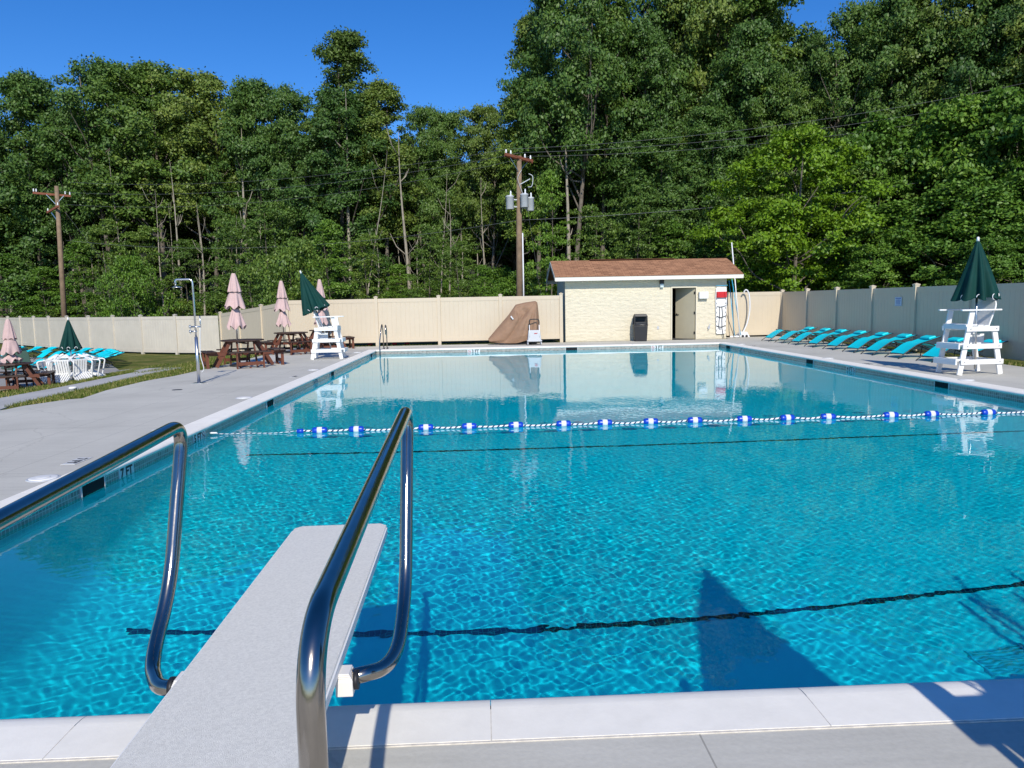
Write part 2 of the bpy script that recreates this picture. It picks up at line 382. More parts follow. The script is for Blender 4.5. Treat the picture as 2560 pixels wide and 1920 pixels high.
def drape(name, polys, dz, material, thick=.1):
    import bmesh
    bm = bmesh.new()
    for poly in polys:
        bm.faces.new([bm.verts.new((x, y, 0)) for x, y in poly])
    bmesh.ops.remove_doubles(bm, verts=bm.verts, dist=1e-4)
    for xc in (-7.6, -13.4):
        bmesh.ops.bisect_plane(bm, geom=bm.verts[:]+bm.edges[:]+bm.faces[:], plane_co=(xc, 0, 0), plane_no=(1, 0, 0))
    for vv in bm.verts: vv.co.z = gz(vv.co.x)+dz
    bmesh.ops.recalc_face_normals(bm, faces=bm.faces)
    for ff in bm.faces:
        if ff.normal.z < 0: ff.normal_flip()
    be = [e for e in bm.edges if e.is_boundary]
    r = bmesh.ops.extrude_edge_only(bm, edges=be)
    for g_ in r['geom']:
        if isinstance(g_, bmesh.types.BMVert): g_.co.z -= thick
    me = bpy.data.meshes.new(name); bm.to_mesh(me); bm.free(); me.materials.append(material)
    o = bpy.data.objects.new(name, me); COL.objects.link(o); return struct(o)
cw = .32
ox0, ox1, oy0, oy1 = XL-cw+.012, XR+cw-.012, YN-cw+.012, YF+cw-.012
deck_polys = [
    [(-26, -8), (14.5, -8), (14.5, oy0), (-26, oy0)],
    [(-26, oy0), (ox0, oy0), (ox0, 13.0), (-8.25, 13.0), (-9.05, 12.6), (-26, 12.4)],
    [(-8.25, 13.0), (ox0, 13.0), (ox0, oy1), (-7.44, oy1), (-7.42, 25.1), (-7.35, 21.3), (-7.45, 18.1), (-7.68, 17.0), (-7.62, 15.2), (-7.4, 13.85), (-8.2, 13.42)],
    [(ox1, oy0), (14.5, oy0), (14.5, 12.5), (11.78, 15.6), (11.95, 17.6), (12.15, 20), (12.3, 24), (12.35, oy1), (ox1, oy1)],
    [(-7.44, oy1), (12.35, oy1), (12.4, 30.55), (9.95, 30.6), (9.95, 29.36), (-7.48, 29.36)],
]
drape('pool_deck', deck_polys, 0, DECK, .12)
drape('path', [[(-8.6, 13.4), (-9.07, 14.66), (-9.05, 15.87), (-9.1, 17.2), (-9.33, 19.1), (-9.35, 21.2), (-8.9, 22.5), (-10.2, 24.4), (-12.9, 27.6), (-13.5, 27.6), (-10.98, 24.2), (-11.05, 22.66), (-10.99, 19.48), (-11.4, 17.4), (-14.6, 12.6), (-9.3, 12.75)]], -.012, PATH, .08)
drape('patio', [[(-40, 21), (-14.4, 20.9), (-13.6, 21.9), (-13.05, 23.0), (-12.55, 24.4), (-12.6, 26.4), (-13.6, 28.1), (-15.3, 31.0), (-16.9, 32.7), (-20.8, 36.2), (-23.6, 38.0), (-29, 40.5), (-40, 44)]], -.012, PATIO, .08)

# grass blades at the near verges (nobody could count them)
rng = np.random.default_rng(5)
def blades():
    pts = []
    def reg(n, fx):
        k = 0
        while k < n:
            x, y = fx()
            pts.append((x, y)); k += 1
    pathx = [(13.4, -8.75), (14.66, -9.0), (17.2, -9.05), (19.1, -9.28), (21.2, -9.3), (22.5, -8.85)]
    deckx = [(13.4, -8.2), (13.85, -7.45), (15.2, -7.66), (17, -7.72), (18.1, -7.5), (21.3, -7.4), (25.1, -7.45), (29.3, -7.5)]
    ip = lambda T, y: float(np.interp(y, [a for a, _ in T], [b for _, b in T]))
    def f1():
        y = rng.uniform(13.9, 29.3); x1 = ip(deckx, y); x0 = ip(pathx, y) if y < 22.4 else -10.5
        if x0 > x1-.05: x0 = x1-.05
        return rng.uniform(x0, x1), y
    reg(16000, f1)
    def f2():
        y = rng.uniform(15.5, 28); return rng.uniform(-12.45 if y > 22 else -13.6, -11.1 if y < 24.3 else -11.6), y
    reg(9000, f2)
    reg(2600, lambda: (rng.uniform(11.95, 12.45), rng.uniform(15.6, 21)))
    reg(1800, lambda: (rng.uniform(12.3, 12.55), rng.uniform(20, 29)))
    reg(3500, lambda: (rng.uniform(-7.2, 1.2), rng.uniform(29.45, 30.2)))
    V = []; F = []
    for x, y in pts:
        z = gz(x)-.03; h = rng.uniform(.03, .09); a = rng.uniform(0, 6.28); w = .006+.004*rng.random(); lx, ly = rng.normal(0, .03, 2)
        b = len(V); dx, dy = math.cos(a)*w, math.sin(a)*w
        V += [(x-dx, y-dy, z), (x+dx, y+dy, z), (x+lx, y+ly, z+h)]; F.append((b, b+1, b+2))
    mm = MB(); mm.add(V, F); o = mm.build('grass', BLADE); o['kind'] = 'stuff'; o['label'] = 'short patchy grass growing along the concrete edges'; o['category'] = 'grass'
blades()

# ---------------------------------------------------------------- pool
def receiver(o): o.cycles.is_caustics_receiver = True; return o
x0, x1, y0, y1 = XL-.03, XR+.03, YN-.03, YF+.03
# added run under the near deck, unseen, so refracted sun lights the near floor
prof = [(y0-4.9, -3.0), (y0-4.6, -3.12), (6.6, -3.15), (10.35, -1.60), (y1-.15, -1.03), (y1, -.95)]
m = MB(); CR = .55; cov = [(CR*(1-math.sin(k/8*math.pi/2)), CR*(1-math.cos(k/8*math.pi/2))) for k in range(9)]   # (inset, rise), foot to wall
sec = lambda zz: [(x0, -.02)]+[(x0+i_, zz+r_) for i_, r_ in cov[::-1]]+[(x1-i_, zz+r_) for i_, r_ in cov]+[(x1, -.02)]
ys_f = [prof[0][0], prof[1][0]]+list(np.linspace(-1, 6.6, 6))+list(np.linspace(6.6, 10.35, 5))[1:]+list(np.linspace(10.35, y1-.15, 9))[1:]+[y1]
v = []
for yy in ys_f: v += [(px_, yy, pz_) for px_, pz_ in sec(float(np.interp(yy, [q_[0] for q_ in prof], [q_[1] for q_ in prof])))]
ns_ = len(sec(-1))
f = [(i*ns_+k, i*ns_+k+1, (i+1)*ns_+k+1, (i+1)*ns_+k) for i in range(len(ys_f)-1) for k in range(ns_-1)]
m.add(v, f, True)
for e_ in (0, len(ys_f)-1):
    m.add(v[e_*ns_:(e_+1)*ns_], [tuple(range(ns_))])
receiver(struct(m.build('pool_basin', PLASTER)))
# waterline tile band, 6 mm proud of the wall
def strip(m, a, b, z0, z1, nrm, off):
    a = Vector((*a, 0))+Vector((*nrm, 0))*off; b = Vector((*b, 0))+Vector((*nrm, 0))*off; L = (b-a).length
    m.add([(a.x, a.y, z0), (b.x, b.y, z0), (b.x, b.y, z1), (a.x, a.y, z1)], [(0, 1, 2, 3)], False, [[(0, 0), (L, 0), (L, z1-z0), (0, z1-z0)]])
m = MB()
strip(m, (x0, y0), (x0, y1), -.27, -.03, (1, 0), .006); strip(m, (x1, y0), (x1, y1), -.27, -.03, (-1, 0), .006)
strip(m, (x0, y1), (x1, y1), -.27, -.03, (0, -1), .006); strip(m, (x0, y0), (x1, y0), -.165, -.03, (0, 1), .006)
receiver(struct(m.build('waterline_tiles', TILE)))
m = MB()
def fl(y): return float(np.interp(y, [a for a, _ in prof], [b for _, b in prof]))
for yc, xa, xb in ((6.6, -3.3, 8.2), (10.35, -3.45, 8.35)):
    v = []
    for yy in (yc-.03, yc, yc+.03): v += [(xa, yy, fl(yy)+.006), (xb, yy, fl(yy)+.006)]
    L = xb-xa
    m.add(v, [(0, 1, 3, 2), (2, 3, 5, 4)], False, [[(0, 0), (L, 0), (L, .05), (0, .05)], [(0, .05), (L, .05), (L, .10), (0, .10)]])
receiver(struct(m.build('pool_floor_lines', NAVY)))
# coping stones
def coping():
    m = MB(); ov = .0
    # profile across the width: t = distance from pool-side edge outward, z
    pf = []
    for k in range(9):
        a = math.pi*(-.5+k/8.0)          # bullnose, drawn out on top into a long soft slope
        rx = .030 if k < 4 else .10
        pf.append((.030-.030*math.cos(a) if k < 4 else rx-rx*math.cos(a), -.028+.032*math.sin(a)+.002))
    pf = [(cw, -.06), (.034, -.06)]+pf[0:]+[(cw, .006)]
    def seg(o, d, nr, s0, s1, sk0=0, sk1=0):
        # o corner of inner edge, d along, nr outward; s0..s1 along; sk = mitre direction
        v = []
        for s_, sk in ((s0, sk0), (s1, sk1)):
            for t_, z_ in pf: v.append(o+d*(s_+sk*t_)+nr*t_+Vector((0, 0, z_)))
        n = len(pf); fs = [(i, (i+1) % n, n+(i+1) % n, n+i) for i in range(n)]
        m.add(v, fs, False)
        for q_ in range(len(fs)): m.sm[len(m.sm)-n+q_] = 2 <= q_ <= 9
        m.add(v[:n], [tuple(range(n))[::-1]]); m.add(v[n:], [tuple(range(n))])
    g_ = .0018
    X, Y = Vector((1, 0, 0)), Vector((0, 1, 0)); L = XR-XL; H = YF-YN
    js = [0, .75, 2.2, 3.81, 5.08, 6.5, 7.9, 9.3, 10.7, 11.8, L]
    for a, b in zip(js[:-1], js[1:]):
        seg(Vector((XL, YN, 0)), X, -Y, a+(g_ if a else 0), b-(g_ if b < L else 0), -1 if a == 0 else 0, 1 if b == L else 0)
        seg(Vector((XL, YF, 0)), X, Y, a+(g_ if a else 0), b-(g_ if b < L else 0), -1 if a == 0 else 0, 1 if b == L else 0)
    ns = 19; js = [H*i/ns+(0 if i in (0, ns) else rng.uniform(-.06, .06)) for i in range(ns+1)]
    for a, b in zip(js[:-1], js[1:]):
        seg(Vector((XL, YN, 0)), Y, -X, a+(g_ if a else 0), b-(g_ if b < H else 0), -1 if a == 0 else 0, 1 if b == H else 0)
        seg(Vector((XR, YN, 0)), Y, X, a+(g_ if a else 0), b-(g_ if b < H else 0), -1 if a == 0 else 0, 1 if b == H else 0)
    o = m.build('coping', COPE)
    return receiver(struct(o))
coping()
m = MB()   # mortar bed filling the joints and the seam to the deck
for a, b, c_, d_ in ((XL-cw-.01, XL-.11, YN-cw-.01, YF+cw+.01), (XR+.11, XR+cw+.01, YN-cw-.01, YF+cw+.01), (XL-.05, XR+.05, YN-cw-.01, YN-.11), (XL-.05, XR+.05, YF+.11, YF+cw+.01)):
    m.box(((a+b)/2, (c_+d_)/2, -.0232), (b-a, d_-c_, .055))
struct(m.build('mortar_bed', MORTAR))

# water: a real rippled surface
def water():
    # sheet extended unseen below the near deck, only so caustic rays find it
    nx, ny = 1350, 2600
    xs_ = np.linspace(x0+.007, x1-.007, nx); ys_ = np.concatenate([np.linspace(y0-4.8, y0, 500), np.linspace(y0+.01, y1-.007, ny)]); ny += 500
    X, Y = np.meshgrid(xs_, ys_); X = X.astype(np.float32); Y = Y.astype(np.float32); Z = np.zeros_like(X)
    r = np.random.default_rng(11)
    def lf(seed, sc):
        q = np.random.default_rng(seed); o = np.zeros_like(X)
        for _ in range(5):
            a = q.uniform(0, 6.28); o += np.cos((math.cos(a)*X+math.sin(a)*Y)*sc*q.uniform(.6, 1.4)+q.uniform(0, 6.28)).astype(np.float32)
        return o/5
    amp = .86+.38*lf(3, .9)
    amp *= np.clip(1.0-(Y-11.0)/15.0, .34, 1.0)                      # calmer towards the shallow end
    amp *= 1-.45*np.clip((X-2.0)/3.0, 0, 1)*np.clip((9-Y)/4, 0, 1)     # and in the near right corner
    for i in range(64):
        L = float(np.exp(r.uniform(np.log(.06), np.log(.27)))); th = r.uniform(0, 2*np.pi); k = 2*np.pi/L
        w = .00019 if L < .15 else .00014
        Z += (w*L*np.cos(k*(math.cos(th)*X+math.sin(th)*Y)+r.uniform(0, 6.28))).astype(np.float32)
    Z *= amp
    for i in range(8):
        L = r.uniform(.7, 1.8); th = r.uniform(0, 2*np.pi); k = 2*np.pi/L
        Z += (.00016*L*np.cos(k*(math.cos(th)*X+math.sin(th)*Y)+r.uniform(0, 6.28))).astype(np.float32)
    Z += WZ
    V = np.stack([X, Y, Z], -1).reshape(-1, 3)
    me = bpy.data.meshes.new('pool_water'); me.vertices.add(len(V)); me.vertices.foreach_set('co', V.ravel())
    i = np.arange(nx*ny).reshape(ny, nx); q = np.stack([i[:-1, :-1], i[:-1, 1:], i[1:, 1:], i[1:, :-1]], -1).reshape(-1, 4)
    me.loops.add(q.size); me.loops.foreach_set('vertex_index', q.ravel().astype(np.int32)); me.polygons.add(len(q)); me.polygons.foreach_set('loop_start', (np.arange(len(q))*4).astype(np.int32))
    me.update(calc_edges=True); me.polygons.foreach_set('use_smooth', np.ones(len(q), bool))
    wm = bpy.data.materials.new('water'); wm.use_nodes = True; t = wm.node_tree; t.nodes.clear(); out = N(t, 'ShaderNodeOutputMaterial')
    pw = N(t, 'ShaderNodeBsdfPrincipled'); pw.inputs['IOR'].default_value = 1.33; pw.inputs['Roughness'].default_value = 0; pw.inputs['Transmission Weight'].default_value = 1; pw.inputs[0].default_value = (.004, .72, .90, 1)
    t.links.new(pw.outputs[0], out.inputs[0])
    me.materials.append(wm)
    o = bpy.data.objects.new('pool_water', me); COL.objects.link(o); struct(o); o.cycles.is_caustics_caster = True
water()

# skimmer openings, markers and lids
def skimmer(loc, rz, label):
    t_ = thing('skimmer', label, 'skimmer', loc, rz, 'skimmer mouths in the tile band')
    m = MB(); m.box((0, .0, 0), (.42, .012, .15)); receiver(m.build('shade_plate', DARK, t_))  # solid near-black plate, shade of the hollow mouth painted on
    m = MB()
    for a, b in (((-.215, 0, 0), (.012, .02, .16)), ((.215, 0, 0), (.012, .02, .16)), ((0, 0, -.078), (.44, .02, .012))): m.box(a, b)
    receiver(m.build('frame', MARKW, t_)); return t_
zs_ = -.118
skimmer((x0+.012, 7.23, zs_), R(90), 'dark skimmer mouth beside the seven foot marker, nearest on the left wall')
skimmer((x0+.012, 13.32, zs_), R(90), 'dark skimmer mouth on left wall just beyond the rope line')
skimmer((x0+.012, 18.9, zs_), R(90), 'dark skimmer mouth on left wall below the far lifeguard chair')
skimmer((x0+.012, 25.6, zs_), R(90), 'dark skimmer mouth on left wall at the corner by the grab rail')
skimmer((3.25, y1-.012, zs_), 0, 'dark skimmer mouth in the far wall below the shed corner')
skimmer((x1-.012, 13.62, zs_), R(-90), 'dark skimmer mouth on right wall below the near lifeguard chair')
skimmer((x1-.012, 19.3, zs_), R(-90), 'dark skimmer mouth on right wall below the row of loungers')
skimmer((x1-.012, 25.85, zs_), R(-90), 'dark skimmer mouth on right wall at the far corner')

def symbol(parent, M, r=.05):
    m = MB(); n = 20; v = []
    for k in range(n):
        a = 2*math.pi*k/n; v += [(r*math.cos(a), r*math.sin(a), .0035), ((r-.01)*math.cos(a), (r-.01)*math.sin(a), .0035)]
    m.add(v, [((2*k), (2*k+2) % (2*n), (2*k+3) % (2*n), 2*k+1) for k in range(n)])
    a = R(45); d = Vector((math.cos(a), -math.sin(a), 0)); e_ = Vector((d.y, -d.x, 0))*.005
    c_ = Vector((0, 0, .0042))
    m.add([c_-d*r*.9-e_, c_+d*r*.9-e_, c_+d*r*.9+e_, c_-d*r*.9+e_], [(0, 1, 2, 3)])
    m.xf(M); receiver(m.build('prohibition_ring', REDINK, parent))
    m = MB(); m.box((-.012, .008, .003), (.014, .05, .001), Matrix.Rotation(R(30), 3, 'Z')); m.box((.015, -.012, .003), (.03, .012, .001), Matrix.Rotation(R(-20), 3, 'Z')); m.xf(M); receiver(m.build('diver_figure', INK, parent))
def marker(loc, rz, txt, label, sym=None, flat=False, w=.33, h=.15):
    t_ = thing('depth_marker', label, 'depth marker', loc, rz, 'depth marker tiles')
    B = Matrix.Identity(4) if flat else Matrix.Rotation(R(90), 4, 'X')
    m = MB(); m.box((0, 0, 0), (w, h, .004)); m.xf(B); receiver(m.build('tile', MARKW, t_))
    off = 0 if sym is None else (.055 if sym < 0 else -.055)
    receiver(text_mb(txt, h*.95, 'lettering', INK, t_, B @ Matrix.Translation((off, -.004, .0035))))
    if sym is not None: symbol(t_, B @ Matrix.Translation((sym*w*.34, 0, 0)))
    return t_
marker((x0+.010, 7.92, -.112), R(90), '7 FT', 'white 7 FT tile in the left wall beside nearest skimmer')
marker((x0+.010, 9.98, -.112), R(90), '5 FT', 'white 5 FT tile with ring symbol at rope end', 1, w=.42)
marker((x0+.010, 17.05, -.112), R(90), '4 FT', 'white 4 FT tile in left wall, seen steeply, beyond the rope', 1, w=.42)
marker((-.31, y1-.010, -.112), 0, '3 FT', 'white 3 FT tile in far wall under the tarp side of fence', -1, w=.46)
marker((6.40, y1-.010, -.112), 0, '3 FT', 'white 3 FT tile in far wall in front of the trash can', -1, w=.46)
marker((x1-.010, 17.1, -.112), R(-90), '4 FT', 'white 4 FT tile in right wall near the chair shadow', 1, w=.42)
marker((x1-.010, 24.5, -.112), R(-90), '3 FT', 'white 3 FT tile in right wall near the far corner', 1, w=.42)
for loc, rz, tx, lb in (((-4.37, 7.98, .004), R(-90), '7 FT', 'white 7 FT tile set flat in the near left deck'),
                        ((-4.35, 10.1, .004), R(-90), '5 FT', 'white 5 FT tile set flat in deck behind the left handrail bend'),
                        ((-4.35, 17.2, .004), R(-90), '4 FT', 'white 4 FT tile set flat in deck before the far lifeguard chair'),
                        ((9.15, 17.1, .004), R(90), '4 FT', 'pale 4 FT tile set flat in right deck beside chair shadow'),
                        ((9.15, 24.5, .004), R(90), '3 FT', 'pale 3 FT tile set flat in right deck at far corner')):
    marker(loc, rz, tx, lb, None, True, .36, .15)
def lid(x, y, label):
    t_ = thing('access_cover', label, 'cover', (x, y, 0), 0, 'round white skimmer covers in the deck')
    m = MB(); m.lathe([(.148, -.02), (.148, .004), (.142, .008)], n=32); m.build('collar', GREYP, t_)
    m = MB(); m.lathe([(.128, .0), (.126, .012), (.11, .015), (.02, .0152)], n=32); m.lathe([(.06, .0160), (.056, .019), (.05, .0186)], n=24); m.build('disc', LIDW, t_)
lid(-4.26, 7.18, 'round white cover in left deck, nearest the camera')
lid(-4.28, 13.32, 'round white cover in left deck, second from camera')
lid(-4.30, 18.9, 'round white cover in left deck near the far lifeguard chair')
lid(-4.30, 25.6, 'round white cover in left deck at far corner')
lid(9.03, 18.95, 'round white cover in right deck in front of the loungers')
lid(9.03, 13.4, 'round white cover in right deck below the near lifeguard chair')
lid(9.08, 25.6, 'round white cover in right deck at far corner')
m = MB(); m.lathe([(.1, -.01), (.1, .004), (.09, .006)], (-6.11, 14.94, 0), n=24); tag(m.build('deck_drain', mat('drain_metal', (.12, .12, .12), .5, metal=.6)), 'small dark round drain in the deck by the shower', 'drain')
m = MB(); m.lathe([(.075, 0), (.075, .07), (.085, .07), (.085, .10), (.06, .115), (.02, .118)], (-9.13, 16.76, gz(-9.13)-.03), n=20); tag(m.build('pipe_cap', LIDW), 'white pipe cap standing in grass beside the path', 'pipe cap')
# main drain grates on the deep floor
m = MB()
for cx_ in (4.2, 4.68):
    for k in range(9): m.box((cx_, 5.44+k*.035, -3.13), (.42, .018, .02))
    m.box((cx_-.22, 5.58, -3.13), (.02, .34, .03)); m.box((cx_+.22, 5.58, -3.13), (.02, .34, .03))
tag(receiver(m.build('floor_drain', mat('drain_blue', (.5, .62, .72), .5))), 'ribbed square drain cover on deep pool floor', 'drain')

# ---------------------------------------------------------------- diving board
def diving(loc, rz, label):
    T = thing('diving_board', label, 'diving board', loc, rz)
    m = MB()  # board: local x right, y forward; tip at y = 1.6
    L0, L1, w = -1.55, 1.61, .240
    out = [(-w, L0), (w, L0), (w, L1-.035), (w-.035, L1), (-w+.035, L1), (-w, L1-.035)]
    m.prism(out, .405, .45); b = m.build('board', BOARD, T, bevel=.006); b.rotation_euler = (0, 0, R(1.1))
    m = MB()   # pale side rails of the plank
    m.box((w+.003, (L0+L1)/2-.03, .425), (.006, L1-L0-.06, .034)); m.box((-w-.003, (L0+L1)/2-.03, .425), (.006, L1-L0-.06, .034)); m.build('edge_strip', WHITE, T).rotation_euler = (0, 0, R(1.1))
    m = MB()   # stand
    m.box((0, -.1, .385), (.40, .34, .03)); m.box((0, -1.0, .385), (.40, .3, .03))
    for s_ in (-1, 1):
        m.beam((s_*.17, -1.1, .02), (s_*.17, -.98, .37), .07, .07); m.beam((s_*.17, -.85, .02), (s_*.17, -.1, .37), .07, .09)
        m.box((s_*.17, -1.0, .015), (.12, .5, .03))
        m.beam((s_*.17, -1.0, .33), (s_*.17, 0, .34), .07, .06)
    m.build('stand', WHITE, T, bevel=.006)
    for s_, xo in ((-1, -.462), (1, .415)):
        if s_ > 0: P = [(xo, -.98, .0), (xo, -.98, 1.02), (xo, .85, 1.17), (xo, .55, .48), (xo-.005, .22, .355), (.275, .095, .385)]
        else: P = [(xo, -.98, .0), (xo, -.98, 1.062), (xo, .72, 1.15), (xo, .50, .55), (xo+.005, .285, .36), (-.36, .13, .355), (-.275, .095, .375)]
        pts = fillet(P, [.16, .12, .16, .15, .05], 12)
        m = MB(); m.tube(pts, .0258, 24); hr = m.build('handrail', STEEL, T)
        m = MB(); m.lathe([(.075, 0), (.075, .012), (.035, .03), (.027, .03)], (xo, -.98, 0), n=24); m.build('base_flange', STEEL, hr)
        m = MB()
        cx_ = s_*.262
        for k in range(4): m.box((cx_, .09, .395+k*.006), (.054-.006*k, .066, .006))
        m.box((cx_, .09, .366), (.056, .07, .054)); m.build('clamp', CLAMP, hr, bevel=.004)
        m = MB(); m.lathe([(.031, -.008), (.031, .008)], (s_*.297, .09, .38), n=18, axis='x'); m.build('rubber_ring', BLACKP, hr)
    return T
diving((-.735, 2.24, 0), 0, 'short white diving board with steel handrails over the near pool edge')

# ---------------------------------------------------------------- rope with floats
rope_y = lambda x_: 10.36+.012*(x_-2)*.6
def floatline():
    T = thing('rope_line', 'blue and white float rope stretched across the pool', 'rope')
    ROPE = mat('twisted_rope', (.8, .82, .84), .7); t, p = nodes(ROPE)
    tc = N(t, 'ShaderNodeTexCoord'); sp = N(t, 'ShaderNodeSeparateXYZ'); t.links.new(tc.outputs['UV'], sp.inputs[0])
    fz = math_n(t, 'FRACT', math_n(t, 'ADD', math_n(t, 'DIVIDE', sp.outputs[0], .075), math_n(t, 'MULTIPLY', sp.outputs[1], 1.0)))
    k = math_n(t, 'LESS_THAN', fz, .36); mx = N(t, 'ShaderNodeMix', data_type='RGBA'); t.links.new(k, mx.inputs[0]); mx.inputs[6].default_value = (.8, .82, .84, 1); mx.inputs[7].default_value = (.01, .03, .10, 1); t.links.new(mx.outputs[2], p.inputs['Base Color'])
    fx = [-2.3, -1.79, -.82, -.21, .45, 1.13, 1.72, 2.38, 3.02, 3.74, 4.37, 4.97, 5.9, 6.51, 7.36, 8.1]
    def ropeseg(xa, xb, r, name):
        n = max(3, int((xb-xa)/.05)); V = []; F = []; U = []
        q = 10
        for i in range(n+1):
            x_ = xa+(xb-xa)*i/n; d = min([abs(x_-a) for a in fx+[XL-.03, -2.57]]); z_ = -.122-.018*min(1, d/.3)+.003*math.sin(x_*9)
            for k in range(q):
                a = 2*math.pi*k/q; rr = r*(1+.16*math.cos(3*a+x_*60)); V.append((x_, rope_y(x_)+rr*math.cos(a)+.006*math.sin(x_*5), z_+rr*math.sin(a)))
        for i in range(n):
            for k in range(q):
                F.append((i*q+k, i*q+(k+1) % q, (i+1)*q+(k+1) % q, (i+1)*q+k))
                xa_, xb_ = xa+(xb-xa)*i/n, xa+(xb-xa)*(i+1)/n; U.append([(xa_, k/q), (xa_, (k+1)/q), (xb_, (k+1)/q), (xb_, k/q)])
        m = MB(); m.add(V, F, True, U); return receiver(m.build(name, ROPE, T))
    ropeseg(-2.57, XR, .014, 'rope'); ropeseg(XL+.03, -2.57, .0045, 'cord')
    def fl_(x_, ang):
        y_ = rope_y(x_); h_ = .062; r_ = .048
        m = MB(); m.lathe([(.014, -.105), (.034, -.102), (.045, -.088), (r_, -.066), (r_, .066), (.045, .088), (.034, .102), (.014, .105)], (0, 0, 0), 20, axis='x')
        M = Matrix.Translation((x_, y_, -.124)) @ Matrix.Rotation(ang, 4, 'Z'); m.xf(M); f_ = receiver(m.build('float', BLUEF, T))
        m = MB(); m.lathe([(r_+.0012, -.035), (r_+.0012, .035)], (0, 0, 0), 20, axis='x'); m.xf(M); receiver(m.build('white_band', WHITEF, f_))
    for i, x_ in enumerate(fx): fl_(x_, R(rng.uniform(-7, 7)))
    m = MB(); m.lathe([(.012, -.05), (.034, -.04), (.036, .04), (.012, .05)], (-2.57, rope_y(-2.57), -.128), 18, axis='x'); receiver(m.build('small_float', BLUEF, T))
    m = MB(); m.lathe([(.008, -.05), (.014, -.03), (.012, .04), (.005, .05)], (XL+.05, rope_y(-3.8), -.12), 12, axis='x'); receiver(m.build('hook', LIDW, T))
floatline()

# ---------------------------------------------------------------- grab rails at the far corner
T = thing('pool_handrail', 'curved steel grab rail at far left pool corner', 'handrail', (-3.62, 26.9, 0))
for xo in (0.0, .13):
    m = MB(); P = [(xo, .50, 0), (xo, .36, .86), (xo, .16, .93), (xo, -.16, .70), (xo-.05, -.22, .28), (xo-.05, -.30, -.45), (xo-.05, -.20, -1.0)]
    if xo: P = [(xo, .42, 0), (xo, .40, .80), (xo, .22, .90), (xo, .05, .86), (xo+.02, -.02, .55)]
    m.tube(fillet(P, .14, 6), .021, 12); receiver(m.build('rail', STEEL, T))
m = MB(); m.lathe([(.05, 0), (.05, .012), (.022, .02)], (0, .50, 0), n=16); m.lathe([(.05, 0), (.05, .012), (.022, .02)], (.13, .42, 0), n=16); m.build('flange', STEEL, T)

for q_, lb_ in ((4.78, 'left of the two curved steel rails at the near pool edge'), (5.32, 'right of the two curved steel rails at near pool edge')):
    T2 = dup(T, (q_, 2.75, 0), math.pi, lb_)

# ---------------------------------------------------------------- fences
def fence(name, label, pts, h, material, gap=.06, planks=True, seed=0, endposts=(1, 1), zb=None):
    """pts: list of (x,y,zbase) post positions; panels between"""
    T = thing(name, label, 'fence', (pts[0][0], pts[0][1], pts[0][2]))
    o = Vector(pts[0])
    P = [Vector(p)-o for p in pts]
    for i, p in enumerate(P):
        if (i == 0 and not endposts[0]) or (i == len(P)-1 and not endposts[1]): continue
        m = MB(); d = (P[min(i+1, len(P)-1)]-P[max(i-1, 0)]); a = math.atan2(d.y, d.x); M = Matrix.Rotation(a, 3, 'Z')
        m.box(p+Vector((0, 0, h/2+.02)), (.127, .127, h+.06), M); po = m.build('post', material, T)
        m = MB(); m.box((0, 0, 0), (.165, .165, .018), M); m.box((0, 0, -.022), (.145, .145, .026), M)
        v = [Vector((sx*.075, sy*.075, .009)) for sx, sy in ((-1, -1), (1, -1), (1, 1), (-1, 1))]+[Vector((0, 0, .045))]
        m.add([M @ q for q in v], [(0, 1, 4), (1, 2, 4), (2, 3, 4), (3, 0, 4)]); m.xf(Matrix.Translation(p+Vector((0, 0, h+.07)))); m.build('cap', material, po)
    for i in range(len(P)-1):
        a, b = P[i], P[i+1]; d = (b-a); L = math.hypot(d.x, d.y); u = Vector((d.x/L, d.y/L, 0)); nrm = Vector((-u.y, u.x, 0))
        s0, s1 = .066, L-.066
        def pt(s_, off, z): 
            q = a+u*s_+nrm*off; return Vector((q.x, q.y, a.z+(b.z-a.z)*s_/L+z))
        for z0, z1, wd in ((h-.15, h, .045), (gap, gap+.17, .045)):
            m = MB(); v = [pt(s_, o_, z) for s_ in (s0, s1) for o_, z in ((-wd/2, z0), (wd/2, z0), (wd/2, z1), (-wd/2, z1))]
            m.add(v, [(0, 1, 2, 3), (4, 7, 6, 5), (0, 4, 5, 1), (1, 5, 6, 2), (2, 6, 7, 3), (3, 7, 4, 0)])
            m.build('rail', material, T)
        m = MB()
        # tongue and groove boards: shallow V grooves on both faces
        nb = 13; bw = (s1-s0)/nb; g_ = .005
        zA, zB = gap+.17, h-.15
        for sd in (-1, 1):
            cols = []
            for k in range(nb):
                sa = s0+k*bw; cols += [(sa, .006), (sa+g_*1.4, .011), (sa+bw-g_*1.4, .011)]
            cols.append((s1, .006))
            v = [pt(s_, sd*o_, z) for s_, o_ in cols for z in (zA, zB)]
            fs = [(2*k, 2*k+2, 2*k+3, 2*k+1) for k in range(len(cols)-1)]
            if sd > 0: fs = [f_[::-1] for f_ in fs]
            m.add(v, fs)
        m.build('panel', material, T)
    return T
FH = 1.86
xp = 1.46-.0
back = [(-7.62, 29.5, 0)]+[(x_, 29.5, 0) for x_ in (-6.58, -4.14, -1.68, .76, 3.17)]
fence('vinyl_fence', 'cream back fence behind the covered lift, left of the shed', back, FH, FENCE, gap=.14, endposts=(1, 1))
fence('vinyl_fence', 'cream back fence section between the shed and right corner', [(9.97, 30.65, 0), (12.6, 30.7, 0)], FH, FENCE, endposts=(1, 0))
rf = [(12.6, 30.7-2.4*k, -.02) for k in range(0, 13)]
fence('vinyl_fence', 'shaded cream fence along the right side behind the loungers', rf, FH, FENCE)
